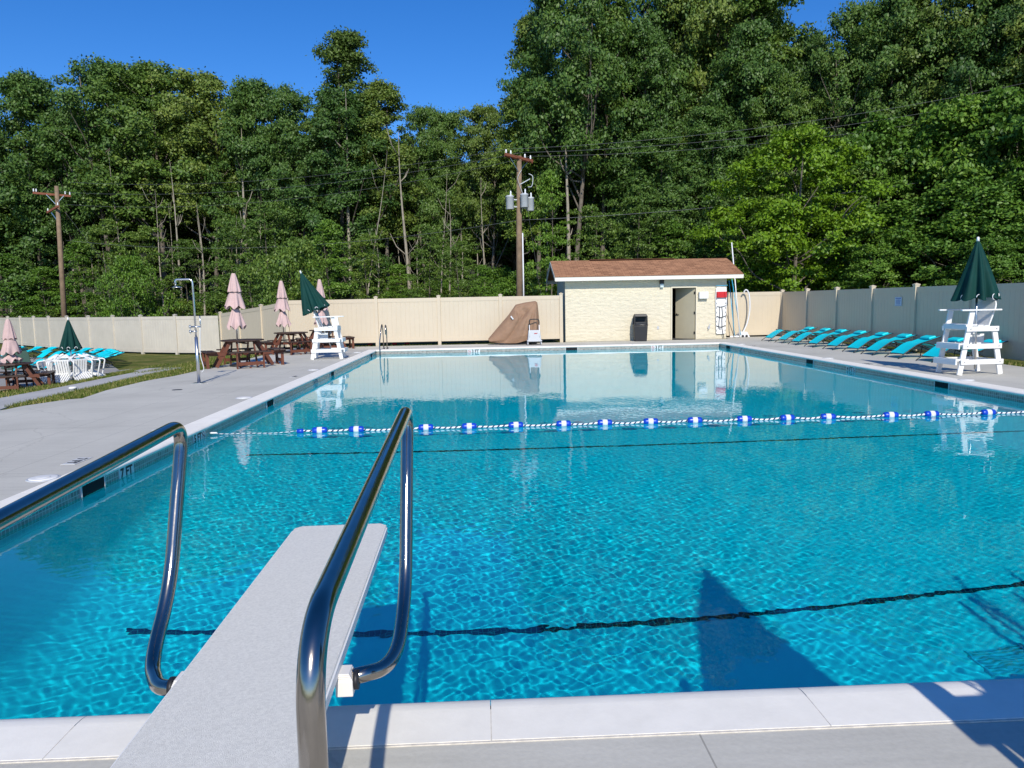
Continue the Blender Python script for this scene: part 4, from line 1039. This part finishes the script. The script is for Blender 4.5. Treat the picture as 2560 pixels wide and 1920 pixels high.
for i, (y_, lb) in enumerate(zip((27.2, 25.95, 24.72, 23.42, 22.1, 20.83, 19.8, 18.56), names)):
    L_ = (10.5+(.04 if i < 2 else 0), y_, .0); lbl = 'turquoise sling lounger on right deck, '+lb; rz_ = R(rng.uniform(-3, 3))
    if lg is None: lg = lounger(L_, rz_, lbl)
    else: dup(lg, L_, rz_, lbl)
dup(lg, (10.62, 17.35, 0), R(2), 'turquoise sling lounger on right deck, partly hidden behind the lifeguard chair legs')
LL = [(-24.1, 36.6, 55), (-22.9, 36.05, 55), (-21.75, 35.3, 57), (-20.2, 34.3, 54), (-19.4, 33.75, 52), (-18.45, 33.0, 52), (-17.75, 32.35, 48), (-17.3, 31.6, 42), (-16.9, 30.9, 35), (-16.4, 30.2, 24), (-16.1, 29.4, 12), (-15.9, 28.6, 5)]
for i, (x_, y_, a_) in enumerate(LL):
    end = 'group left of the lower patio\'s green umbrella' if i < 4 else 'group behind the white chairs and lower green umbrella'
    dup(lg, (x_, y_, gz(x_)-.01), R(a_), 'turquoise lounger on the lower patio, %s in the row counted from the left' % (['first', 'second', 'third', 'fourth', 'fifth', 'sixth', 'seventh', 'eighth', 'ninth', 'tenth', 'eleventh', 'twelfth'][i]))
dup(lg, (-17.3, 26.3, gz(-17)-.01), R(40), 'turquoise lounger behind the left edge picnic table, left one of two')
dup(lg, (-16.2, 25.6, gz(-17)-.01), R(35), 'turquoise lounger behind the left edge picnic table, right one of two')

# ---------------------------------------------------------------- lower patio table and tipped chairs
tz = gz(-12.6)-.012
T = thing('round_table', 'round white plastic table under the lower green umbrella', 'table', (-12.75, 23.45, tz))
m = MB(); m.lathe([(.50, .69), (.52, .70), (.52, .72), (.50, .73), (.05, .73)], n=32); m.build('table_top', WHITE, T)
for k in range(4):
    a = R(45+90*k); m = MB(); m.beam((.30*math.cos(a), .30*math.sin(a), .69), (.40*math.cos(a), .40*math.sin(a), 0), .06, .06); m.build('leg', WHITE, T)
green_umbrella((-12.75, 23.45, tz), 0, 'closed green umbrella through the round table on lower patio', (0, 0), 1.92, .93, .27, .02, 5, 'closed green umbrellas')
def plastic_chair(loc, rz, label):
    T = thing('plastic_chair', label, 'chair', loc, rz, 'white plastic chairs tipped against the round table')
    Mt = Matrix.Translation((0, 0, .02)) @ Matrix.Rotation(R(42), 4, 'Y')   # tipped so its back leans onto the table (towards +x)
    # chair local: front +x, seat .42, back at -x ; tipped forward: front legs on ground
    def put(m, nm): m.xf(Matrix.Translation((.75, 0, .54)) @ Matrix.Rotation(R(-105), 4, 'Y')); return m.build(nm, WHITE, T, bevel=.004)
    m = MB()
    for k in range(6): m.box((0.0, -.17+k*.068, .42), (.42, .05, .022))
    m.box((.215, 0, .41), (.05, .46, .03)); m.box((-.2, 0, .41), (.04, .44, .03)); put(m, 'seat')
    m = MB()
    for k in range(6): m.beam((-.21, -.16+k*.064, .43), (-.31, -.17+k*.068, .85), .045, .018)
    m.beam((-.31, -.23, .85), (-.31, .23, .85), .03, .07); m.beam((-.21, -.23, .42), (-.315, -.235, .88), .03, .05); m.beam((-.21, .23, .42), (-.315, .235, .88), .03, .05); put(m, 'backrest')
    for sx, sy in ((1, 1), (1, -1), (-1, 1), (-1, -1)):
        m = MB(); m.beam((sx*.20, sy*.22, .42), (sx*.26, sy*.25, 0), .045, .055); put(m, 'leg')
    for sy in (1, -1):
        m = MB(); m.tube(fillet([(.2, sy*.24, .42), (.24, sy*.26, .64), (-.25, sy*.26, .66)], .08, 5), .022, 8); put(m, 'armrest')
    return T
pc = None
for k, (dist, a_, lb) in enumerate(((.94, 196, 'leftmost of those leaning on the round table'), (.97, 238, 'second from left, leaning on the round table'), (.99, 276, 'middle one, nearest the camera, leaning on the round table'), (.97, 318, 'right front one, slatted seat showing, leaning on the round table'), (.95, 12, 'rightmost, shaded, leaning on round table'))):
    a = R(a_); L_ = (-12.75+dist*math.cos(a), 23.45+dist*math.sin(a), tz)
    if pc is None: pc = plastic_chair(L_, a+math.pi, 'white plastic chair tipped over, '+lb)
    else: dup(pc, L_, a+math.pi, 'white plastic chair tipped over, '+lb)
T = thing('green_bin', 'dark green plastic bin behind the left edge pink umbrella', 'bin', (-18.2, 29.6, -.59))
m = MB(); m.lathe([(.62, 0), (.50, .62), (.42, .70)], n=4, smooth=False); m.build('body', GREENBIN, T, bevel=.03); m = MB(); m.box((0, 0, .74), (.62, .62, .1)); m.box((-.2, -.1, .82), (.1, .2, .1)); m.box((.2, -.1, .82), (.1, .2, .1)); m.build('lid', GREENBIN, T, bevel=.02)

# ---------------------------------------------------------------- utility poles and lines
def ins(m, p): m.lathe([(.03, 0), (.05, .03), (.03, .06), (.055, .09), (.03, .13), (.04, .17), (.015, .2)], p, 10)
T = thing('utility_pole', 'wooden utility pole carrying three grey transformers behind the back fence', 'utility pole', (1.97, 38, -.1))
m = MB(); m.tube([(-.03, 0, 0), (.02, 0, 4.5), (.10, 0, 9.0)], [.17, .15, .12], 14); m.build('pole', WOODP, T)
A1, B1 = Vector((-.62, -.6, 9.02)), Vector((.80, .7, 8.55))
A1.z = 8.95; B1.z = 8.85
for off in (-.16, .14):
    m = MB(); m.beam(A1+Vector((0, off, .0)), B1+Vector((0, off, 0)), .1, .13); m.build('crossarm', ARMW, T)
m = MB()
for s_ in (.03, .20, .72, .93):
    p_ = A1.lerp(B1, s_); ins(m, (p_.x, p_.y-.1, p_.z+.07))
m.build('insulator', PORC, T)
m = MB(); m.beam((.06, -.1, 8.2), (.55, .35, 8.8), .03, .03); m.beam((.06, -.1, 8.2), (-.38, -.45, 8.85), .03, .03); m.build('arm_brace', ALU, T)
for x_, y_, z_ in ((-.42, -.25, 6.35), (.30, -.35, 6.42), (.62, .1, 6.30)):
    m = MB(); m.lathe([(.18, 0), (.20, .02), (.20, .60), (.215, .61), (.215, .65), (.15, .69)], (x_, y_, z_), 20); tr = m.build('transformer', GREYM, T)
    m = MB(); m.lathe([(.035, 0), (.05, .05), (.03, .10), (.045, .15), (.02, .24)], (x_+.05, y_, z_+.68), 10); m.build('bushing', PORC, tr)
    m = MB(); m.beam((.05, 0, z_+.15), (x_, y_, z_+.15), .05, .06); m.beam((.05, 0, z_+.5), (x_, y_, z_+.5), .05, .06); m.build('bracket', GREYM, tr)
m = MB(); m.beam((.12, -.1, 7.6), (.62, -.2, 7.85), .04, .04); m.tube(bez([(.55, -.2, 8.1), (.75, -.2, 7.95), (.7, -.2, 7.5), (.5, -.2, 7.45)], 5), .02, 6)
m.tube(bez([(.2, -.15, 8.3), (.0, -.25, 7.9), (.1, -.2, 7.5), (.25, -.2, 7.1)], 5), .012, 5); m.build('cutout_switch', GREYM, T)
m = MB(); m.tube([(.20, -.1, 0), (.20, -.1, 5.2)], .035, 8); m.build('conduit', HOSE, T)
T = thing('utility_pole', 'plain brown utility pole with two crossarms behind the left fence', 'utility pole', (-27.35, 50, -.7))
m = MB(); m.tube([(-.10, 0, 0), (.02, 0, 5), (.14, 0, 10.35)], [.18, .155, .12], 14); m.build('pole', WOODP, T)
for (a, b) in (((-1.2, -.3, 9.9), (.85, .3, 9.75)), ((-.85, .5, 8.75), (.45, -.55, 9.0))):
    m = MB(); m.beam(a, b, .1, .13); m.build('crossarm', ARMW, T)
m = MB()
for p_ in ((-1.15, -.3, 9.97), (-1.0, -.27, 9.96), (.55, .2, 9.85), (.8, .28, 9.82), (-.8, .5, 8.82), (.4, -.5, 9.05)): ins(m, p_)
m.build('insulator', PORC, T)
m = MB(); m.beam((0.05, -.1, 9.2), (-.45, -.15, 9.8), .03, .03); m.beam((.1, -.1, 9.2), (.5, .1, 9.75), .03, .03); m.beam((.0, 0, 8.2), (-.5, .3, 8.75), .04, .04); m.build('arm_brace', ALU, T)
def wire(a, b, sag, label, r=.008):
    a, b = Vector(a), Vector(b); pts = [a.lerp(b, k/40)-Vector((0, 0, sag*4*(k/40)*(1-k/40))) for k in range(41)]
    m = MB(); m.tube(pts, r, 5); T = tag(m.build('power_line', WIRE), label, 'wire', 'overhead power lines')
wire((1.40, 37.3, 9.10), (34, 35, 13.2), .9, 'upper overhead line from transformer pole to the right')
wire((2.15, 37.9, 9.05), (34, 35.8, 12.7), .9, 'middle overhead line from transformer pole to the right')
wire((2.70, 38.6, 9.0), (34, 36.6, 12.2), .9, 'third overhead line from transformer pole to the right')
wire((2.05, 38, 5.75), (34, 35, 9.0), .7, 'low thick overhead line from transformer pole to the right', .012)
wire((1.40, 37.3, 9.10), (-26.2, 49.8, 9.85), .7, 'upper overhead line between the two utility poles')
wire((2.15, 37.9, 9.05), (-27.9, 49.6, 9.3), .9, 'middle overhead line between the two utility poles')
wire((2.70, 38.6, 9.0), (-26.4, 49.4, 8.4), 1.0, 'third overhead line between the two utility poles')
wire((2.0, 38, 5.75), (-26.9, 50, 6.2), .9, 'low thick overhead line between the two utility poles', .010)
wire((2.45, 37.8, 6.2), (3.5, 40, 0), .0, 'guy wire slanting down from the transformer pole')
wire((-26.8, 50, 8), (-22.5, 53.5, -.6), .0, 'guy wire slanting down from the left utility pole')

# ---------------------------------------------------------------- trees
def crown_mesh(name, seed, h, z0, w, nclu, nleaf, leaf, shape, material, gap=.0, flat=.5, spread=.75, sticks=0):
    q = np.random.default_rng(seed)
    # cluster centres on an irregular envelope
    u = q.random(nclu)**(.9); z = z0+(h-z0)*u; tt = (z-z0)/(h-z0)
    if shape == 'dome': env = np.sqrt(np.clip(1-(np.clip(tt-.42, -1, 1)/.60)**2, .02, 1))
    elif shape == 'column': env = np.clip(np.minimum(1.0, .55+1.6*tt)*np.sqrt(np.clip(1.05-tt**2.4, .02, 1)), .1, 1)
    elif shape == 'bush': env = np.sqrt(np.clip(1-((tt-.25)/.78)**2, .03, 1))
    else: env = np.clip((1-tt)**.55*1.0, .06, 1)*np.clip(.5+2.5*tt, .4, 1)
    th = q.uniform(0, 2*np.pi, nclu)
    lob = 1+.28*np.sin(3*th+z*.7+q.uniform(0, 6))+.17*np.sin(5*th-z*1.1+q.uniform(0, 6))+.12*np.sin(z*2.3+th)
    rr = w/2*env*lob*(q.random(nclu)**.42)
    C = np.stack([rr*np.cos(th), rr*np.sin(th), z], 1)
    cs = q.uniform(.5, 1.6, nclu)
    reps = np.maximum(8, (nleaf/nclu*cs**2/np.mean(cs**2))).astype(int)
    idx = np.repeat(np.arange(nclu), reps); n = len(idx)
    d = q.normal(0, 1, (n, 3)); d /= np.linalg.norm(d, axis=1)[:, None]; rad = q.random(n)**.45*np.where(q.random(n) < .16, 1.7, 1.0)
    off = d*rad[:, None]*np.stack([spread*cs[idx], spread*cs[idx], spread*flat*cs[idx]], 1)
    P = C[idx]+off
    droop = -.25*(np.linalg.norm(off[:, :2], axis=1)/spread)**2*spread*.6
    P[:, 2] += droop
    # orientation: facing up/out with scatter
    nr = np.stack([off[:, 0]*.9+C[idx, 0]*.10, off[:, 1]*.9+C[idx, 1]*.10, np.abs(off[:, 2])*.8+.38+0*off[:, 2]], 1)+q.normal(0, .55, (n, 3))
    nr /= np.linalg.norm(nr, axis=1)[:, None]
    a = q.normal(0, 1, (n, 3)); ta = np.cross(nr, a); ta /= np.linalg.norm(ta, axis=1)[:, None]; tb = np.cross(nr, ta)
    s = leaf*q.uniform(.6, 1.35, n)[:, None]
    # four-point leaf, folded a little along the midrib
    v0 = P-ta*s*.62; v1 = P+tb*s*.36-nr*s*.10; v2 = P+ta*s*.62; v3 = P-tb*s*.36-nr*s*.10
    V = np.stack([v0, v1, v2, v3], 1).reshape(-1, 3).astype(np.float32)
    me = bpy.data.meshes.new(name); me.vertices.add(len(V)); me.vertices.foreach_set('co', V.ravel())
    li = np.arange(len(V), dtype=np.int32); me.loops.add(len(V)); me.loops.foreach_set('vertex_index', li)
    me.polygons.add(n); me.polygons.foreach_set('loop_start', (np.arange(n)*4).astype(np.int32)); me.update(calc_edges=True)
    me.materials.append(material); return me, C
def trunk_mesh(name, seed, h, z0, w, C, r0, material, bend=.5, nl=16, forks=0):
    q = np.random.default_rng(seed); m = MB()
    ph = q.uniform(0, 6.28, 2); n = 14
    def ax(z): return Vector((bend*math.sin(z/h*2.4+ph[0])-bend*math.sin(ph[0]), bend*math.sin(z/h*2.0+ph[1])-bend*math.sin(ph[1]), z))
    top = h*.93; zz = [0, .15, .5]+[top*k/n for k in range(1, n+1)]; zz = sorted(set(zz))
    m.tube([ax(z) for z in zz], [r0*(1.35 if z < .1 else 1.12 if z < .4 else 1)*(1-z/top*.88) for z in zz], 9)
    sel = C[q.permutation(len(C))[:nl*3]]
    k = 0
    for c in sel:
        if k >= nl: break
        rad = math.hypot(c[0], c[1]); zs = max(z0*.55, c[2]-rad*q.uniform(.7, 1.6))
        if zs > top*.92 or rad < .4: continue
        a = ax(zs); b = Vector(c); mid = a.lerp(b, .5)+Vector(q.normal(0, .22, 3))+Vector((0, 0, -.12*rad)); q2 = a.lerp(b, .8)+Vector(q.normal(0, .15, 3))
        rb = r0*(1-zs/top*.88)*.5
        m.tube(bez([a, mid, q2, b], 3), [rb*(1-.09*i) for i in range(10)], 5); k += 1
    me_o = m.build(name, material); me = me_o.data; bpy.data.objects.remove(me_o); return me
PROTO = {}
def proto(kind, variant, h, z0, w, nclu, nleaf, leaf, shape, lm, r0, bark, **kw):
    sp = dict(gap=0, flat=kw.get('flat', .5), spread=kw.get('spread', .75))
    seed = abs(hash((ord(kind), variant))) % 1000+ord(kind)*7+variant*13
    seed = ord(kind)*31+variant*17
    me, C = crown_mesh('crown', seed, h, z0, w, nclu, nleaf, leaf, shape, lm, **sp)
    tm = trunk_mesh('trunk', seed+5, h, z0, w, C, r0, bark, kw.get('bend', .5), kw.get('nl', 16))
    PROTO[(kind, variant)] = (me, tm, h, w)
for vv in range(3):
    proto('A', vv, 20, 8.8, 8.0, 290, 44000, .175, 'dome', (LEAF, LEAFD, LEAFO)[vv], .24, BARK, spread=.62, flat=.55, nl=30, bend=.8)
for vv in range(2):
    proto('B', vv, 22, 8.5, 5.2, 230, 34000, .175, 'column', (LEAFO, LEAF)[vv], .22, BARK, spread=.55, flat=.6, bend=.4, nl=24)
    proto('E', vv, 19, 3.0, 7.6, 360, 60000, .175, 'dome', LEAFD, .26, BARKD, spread=.64, flat=.55)
    proto('C', vv, 9, 1.6, 4.6, 130, 8500, .13, 'cone' if vv else 'dome', LEAFM if vv else LEAF, .07, BARK, spread=.46, flat=.26, bend=.3, nl=20)
    proto('G', vv, 9, .5, 5.0, 230, 36000, .15, 'bush', LEAFM, .10, BARK, spread=.44, flat=.5)
proto('F', 0, 3.2, .2, 4.0, 110, 11000, .10, 'bush', LEAFM, .05, BARK, spread=.38, flat=.5, bend=.1)
proto('F', 1, 3.2, .2, 4.0, 110, 11000, .10, 'bush', LEAF, .05, BARKD, spread=.38, flat=.5, bend=.1)
proto('D', 0, 10, .8, 7.2, 300, 52000, .13, 'dome', LEAFY, .14, BARK, spread=.46, flat=.48)
rt = random.Random(4)
def tree(b, D, h, w, kind, label, group, cat='tree', zb=None, wmul=1.0, name=None, var=None):
    vs_ = sorted(k for k in PROTO if k[0] == kind); key = vs_[var if var is not None else rt.randrange(len(vs_))]
    me, tm, ph, pw = PROTO[key]; x_, y_ = D*math.sin(R(b)), D*math.cos(R(b))
    z_ = (gz(x_)-.03) if zb is None else zb
    T = thing(name or {'A': 'broadleaf_tree', 'B': 'tall_tree', 'E': 'dense_tree', 'C': 'young_tree', 'G': 'leafy_tree', 'F': 'shrub', 'D': 'maple_tree'}[kind], label, cat, (x_, y_, z_), rt.uniform(0, 6.28), group)
    s_ = w*wmul/pw; T.scale = (s_, s_, h/ph)
    for nm, me_ in (('trunk', tm), ('crown', me)):
        o = bpy.data.objects.new(nm, me_); COL.objects.link(o); o.parent = T
    return T
FRONT = [(-33.4, 84, 19.0, 7.9, 'A'), (-32.2, 80, 17.4, 5.5, 'B'), (-29.8, 76, 22.7, 7.1, 'E'), (-27.4, 74, 20.0, 5.0, 'A'), (-25.5, 72, 23.6, 7.7, 'A'), (-22.6, 70, 23.2, 8.3, 'A'), (-19.6, 68, 22.4, 7.2, 'A'), (-16.1, 64, 20.7, 5.6, 'E'), (-13.5, 62, 19.9, 5.0, 'A'), (-9.5, 60, 23.4, 4.7, 'B'), (-10.0, 58, 18.3, 6.2, 'E'), (-7.0, 58, 18.8, 4.0, 'B'), (-4.0, 60, 17.6, 4.1, 'A'), (-2.1, 58, 16.6, 3.6, 'E'), (0.6, 56, 16.7, 3.9, 'A'), (3.3, 49, 16.0, 2.9, 'B'), (4.4, 50, 20.8, 3.8, 'B'), (7.0, 47, 22.5, 5.6, 'A'), (9.2, 50, 24.6, 4.1, 'B'), (13.9, 52, 25.8, 5.5, 'A'), (12.3, 49, 19.4, 4.6, 'E'), (17.6, 52, 26.0, 5.5, 'A'), (20.7, 50, 22.8, 4.4, 'B'), (19.8, 48, 18.4, 4.5, 'E'), (23.9, 50, 18.0, 3.4, 'E'), (22.6, 47, 14.9, 3.8, 'A'), (26.6, 48, 18.7, 4.5, 'A'), (29.5, 47, 18.8, 4.7, 'E'), (32.6, 47, 19.3, 5.0, 'A'), (35.2, 46, 18.4, 4.6, 'E'), (37.9, 46, 18.3, 4.9, 'A'), (40.2, 46, 17.3, 4.9, 'E')]
FL = ['tall tree at the left picture edge, farthest row', 'narrow tree just left of the first domed crown', 'tall domed tree standing above the left utility pole', 'tree filling the notch right of the domed left tree', 'open crowned tree with sky gaps above the shower', 'broad tall tree with the highest crown of the left wood', 'broad tree right of the highest left crown', 'dark tree above the nearest pink umbrella', 'tree in the dip left of the lone tall tree', 'lone tall tree rising far above the middle skyline', 'dark dense tree around the foot of the lone tall tree', 'slim tree on right shoulder of the lone tall tree', 'lower tree on the descending skyline in the middle', 'low dense tree at the bottom of the sky notch', 'tree left of the transformer pole against the sky notch', 'slim tree just above the transformer pole', 'tall slim tree at left edge of the high right wood', 'very tall tree behind the left end of shed roof', 'tall narrow tree above the shed with sky on both sides', 'very tall tree above the middle of shed roof', 'dark mid height tree behind the shed roof', 'very tall tree above the right end of shed', 'tall slim tree right of the shed', 'dark tree right above the shed eave', 'dark tree under the small sky notch at upper right', 'mid height tree behind the yellow green maple', 'tall tree right of the small sky notch', 'dark tall tree in the upper right wood', 'tall tree above the right green umbrella', 'dark tall tree right of the green umbrella top', 'tall tree at the right picture edge', 'dark tree cut by the right picture edge']
for (b, D, h, w, k), lb in zip(FRONT, FL): tree(b, D, h*.955, w, k, lb, 'trees of the front row behind the fences', wmul=1.15)
UNDER = [(-31.7, 74, 9.7, 5.6, 'C'), (-29.7, 72, 8.1, 5.0, 'C'), (-27.6, 70, 11.0, 4.8, 'C'), (-25.9, 68, 13.1, 4.7, 'C'), (-23.7, 66, 12.2, 4.5, 'C'), (-24.5, 62, 6.0, 3.9, 'F'), (-21.0, 64, 10.6, 4.0, 'C'), (-18.2, 60, 12.3, 4.5, 'C'), (-15.3, 56, 13.4, 5.3, 'C'), (-16.6, 46, 6.7, 4.6, 'C'), (-13.3, 48, 7.8, 5.1, 'C'), (-14.0, 42, 5.3, 3.9, 'F'), (-11.3, 50, 10.2, 4.1, 'C'), (-8.6, 52, 9.0, 3.6, 'C'), (-6.2, 52, 6.1, 3.3, 'C'), (-4.0, 50, 9.6, 3.4, 'C'), (-1.5, 48, 7.8, 3.0, 'C'), (0.2, 46, 5.5, 2.6, 'C'), (5.3, 42, 8.8, 2.9, 'C'), (8.5, 42, 6.9, 2.9, 'C'), (11.6, 43, 7.4, 3.2, 'C'), (14.4, 43, 6.0, 3.0, 'C'), (17.1, 42, 5.3, 2.9, 'C'), (13.4, 46, 11.4, 4.6, 'E'), (17.1, 46, 12.6, 4.3, 'E'), (23.0, 38, 9.3, 6.2, 'D'), (26.9, 42, 9.0, 4.2, 'C'), (30.4, 38, 5.8, 4.5, 'G'), (33.6, 37, 6.3, 4.4, 'G'), (36.4, 37, 6.5, 4.2, 'G'), (28.7, 43, 10.7, 5.1, 'G'), (32.6, 43, 11.0, 5.1, 'G'), (35.9, 42, 11.1, 5.3, 'G'), (38.8, 40, 7.7, 5.0, 'G'), (34.7, 34, 3.7, 2.6, 'G'), (28.1, 36, 3.8, 2.7, 'G')]
ord_ = ['first', 'second', 'third', 'fourth', 'fifth', 'sixth', 'seventh', 'eighth', 'ninth', 'tenth', 'eleventh', 'twelfth', 'thirteenth', 'fourteenth', 'fifteenth', 'sixteenth', 'seventeenth', 'eighteenth', 'nineteenth', 'twentieth']
cl = cr_ = cg = 0
for (b, D, h, w, k) in UNDER:
    if k == 'D': lb = 'bright yellow green maple standing right of the shed'; gp = None
    elif k == 'G': lb = 'leafy light green tree close behind the right fence, %s from its left end' % ord_[cg]; cg += 1; gp = 'leafy trees behind the right fence'
    elif b < 2: lb = 'small understory tree behind the left fences, %s counted from the left' % ord_[cl]; cl += 1; gp = 'understory trees behind the left fences'
    else: lb = 'small understory tree around the shed, %s counted from the left' % ord_[cr_]; cr_ += 1; gp = 'understory trees behind the shed'
    tree(b, D, h*(.72 if (k == 'C' and b < 2) else 1), w*(.85 if (k == 'C' and b < 2) else 1), k, lb, gp, wmul=1.1)
# slender pale trunks at the edge of the left wood
def bare(b, D, h, lean, label, r=.10, leanr=0):
    T = thing('bare_trunk', label, 'tree', (D*math.sin(R(b)), D*math.cos(R(b)), gz(D*math.sin(R(b)))-.05), 0, 'slender bare trunks at the wood edge')
    q = np.random.default_rng(int(abs(b)*100)); m = MB(); pts = []
    for k in range(9): t_ = k/8; pts.append((lean*h*t_+.12*math.sin(5*t_+b), .15*math.sin(4*t_+2*b), h*t_))
    m.tube(pts, [r*(1-.93*k/8) for k in range(9)], 7)
    for k in range(5):
        t_ = rt.uniform(.4, .95); p = Vector(pts[int(t_*8)]); a = rt.uniform(0, 6.28); L = rt.uniform(.5, 1.6)
        m.tube([p, p+Vector((math.cos(a)*L*.5, math.sin(a)*L*.5, L*.45)), p+Vector((math.cos(a)*L*.8, math.sin(a)*L*.8, L*1.1))], [r*.3, r*.2, r*.08], 5)
    m.build('trunk', mat('pale_bark', (.36, .32, .25), .85, var=.4, vscale=4), T)
BT = [(-25.3, 66, 13, .00, 'pale trunk right of the left utility pole', .13), (-22.6, 62, 10, -.03, 'thin pale trunk above left fence, between pole and shower', .09), (-21.4, 62, 12, -.03, 'pale straight trunk left of the shower', .14), (-20.0, 60, 9, -.02, 'thin pale trunk just left of shower head', .10), (-18.7, 60, 9, .22, 'trunk leaning right across the shower', .17), (-17.6, 58, 8, .0, 'thin trunk directly behind the shower post', .08), (-16.9, 60, 14, -.01, 'stout grey trunk right of the shower', .21), (-16.1, 58, 9, .0, 'thin trunk beside the stout grey one', .08), (-15.0, 56, 7.5, -.02, 'dead thin stem left of nearest pink umbrella', .07), (-9.7, 54, 15, .0, 'tall pale trunk left of the back fence end', .19), (-8.9, 50, 10.5, .16, 'dead leaning stem above green umbrella', .07), (-5.5, 52, 12, -.02, 'forked pale trunk behind the middle of back fence', .17), (-7.8, 50, 6, .0, 'short pale stem behind back fence left part', .09), (-2.3, 52, 8, .0, 'thin grey trunk left of the transformer pole', .09), (6.6, 44, 13, .01, 'pale blotched trunk left of shed roof', .17), (5.0, 41, 7, .0, 'thin stem right of the transformer pole', .06), (.1, 50, 9, .02, 'dark thin trunk behind the covered lift', .09)]
for b, D, h, ln, lb, r_ in BT: bare(b, D+2.5, h*1.15, ln, lb, r_)
for k in range(34):
    b = -33+k*1.02+rt.uniform(-.4, .4); D = float(np.interp(b, [-33, -20, -5, 2], [78, 64, 55, 51]))+rt.uniform(0, 6)
    bare(b, D, rt.uniform(6, 13), rt.uniform(-.06, .06), 'thin pale trunk among the dark gaps low in the left wood', rt.uniform(.06, .14))
# deeper rows: individually built, only slivers of each show between the front trees
SKYP = [(-40, 11.5), (-33, 11.5), (-31.7, 12.0), (-30.6, 15.5), (-29, 17.2), (-27.3, 15.0), (-26.3, 17.4), (-24, 18), (-21, 18), (-17.5, 17), (-15, 16.4), (-12.8, 16.3), (-11.5, 19), (-9.6, 20.5), (-8, 19), (-7, 17), (-5, 15.8), (-3.5, 14.4), (-1.5, 14), (-.9, 13.2), (1, 14.8), (3, 16), (4, 20), (6, 24), (12, 25), (20, 25), (22, 23.5), (24, 20), (26, 22), (29, 23), (42, 23)]
sky_top = lambda b: np.interp(b, [p_[0] for p_ in SKYP], [p_[1] for p_ in SKYP])
rows = []
b = -39.0
while b < 44:
    for D0 in (0, 9, 19, 30):
        bb = b+rt.uniform(-1, 1)+D0*.05; D = float(np.interp(bb, [-39, -20, -5, 5, 44], [88, 76, 66, 56, 53]))+D0+rt.uniform(-2, 2)
        el = float(min(sky_top(bb-1.5), sky_top(bb), sky_top(bb+1.5)))*.80     # elevation angle of the crown tops, degrees
        h = D*math.tan(R(el))*rt.uniform(.8, 1.0)+1.6
        rows.append((bb, D, h, rt.choice('AAB') if (bb < 2 and D0 < 25) else rt.choice('AEE')))
    b += 3.2
for bb, D, h, k in rows:
    lf_side = bb < 3
    tree(bb, D, h, rt.uniform(6.5, 8.5), k, 'dark tree deep in the wood behind the left fences' if lf_side else 'dark tree deep in the wood behind shed and right fence', 'deep trees behind the left fences' if lf_side else 'deep trees behind shed and right fence')
for i in range(40):
    bb = -37+i*2.0+rt.uniform(-.8, .8); D = float(np.interp(bb, [-39, -20, -5, 5, 44], [80, 62, 52, 46, 45]))+rt.uniform(0, 5)
    tree(bb, D+(4 if i % 2 else 0), rt.uniform(2.4, 4.2), rt.uniform(4.0, 5.5), 'F', 'low bush at the foot of the left wood, behind the fences' if bb < 3 else 'low bush at the foot of the wood behind shed and right fence', 'bushes at the foot of the left wood' if bb < 3 else 'bushes behind shed and right fence', 'bush')
# ground of the wood, with an added far bank as dark backdrop to gaps
m = MB(); _e = [(-160, 125, -.56), (-37.5, 59, -.56), (-24, 45.5, -.56), (-12.3, 38, -.45), (-7.2, 31.2, -.02), (13.1, 31.2, -.015), (13.1, -20, -.015), (160, -20, -.015)]
_o = [(-230, 190, 24), (-110, 170, 24), (-70, 150, 20), (-34, 140, 18), (-12, 130, 16), (70, 130, 16), (110, 90, 12), (220, 60, 10)]
_m = [(-230, 170, -.5), (-110, 125, -.5), (-62, 118, -.5), (-30, 112, -.5), (-8, 104, -.3), (60, 104, -.1), (100, 80, 0), (200, 20, 0)]
_o = [(-260, 230, 30), (-130, 180, 30), (-74, 165, 28), (-36, 158, 28), (-10, 150, 28), (76, 148, 28), (130, 110, 26), (240, 60, 20)]
m.add(_e+_m+_o, [(i, i+1, 8+i+1, 8+i) for i in range(7)]+[(8+i, 8+i+1, 16+i+1, 16+i) for i in range(7)])
struct(m.build('forest_floor', SOIL))
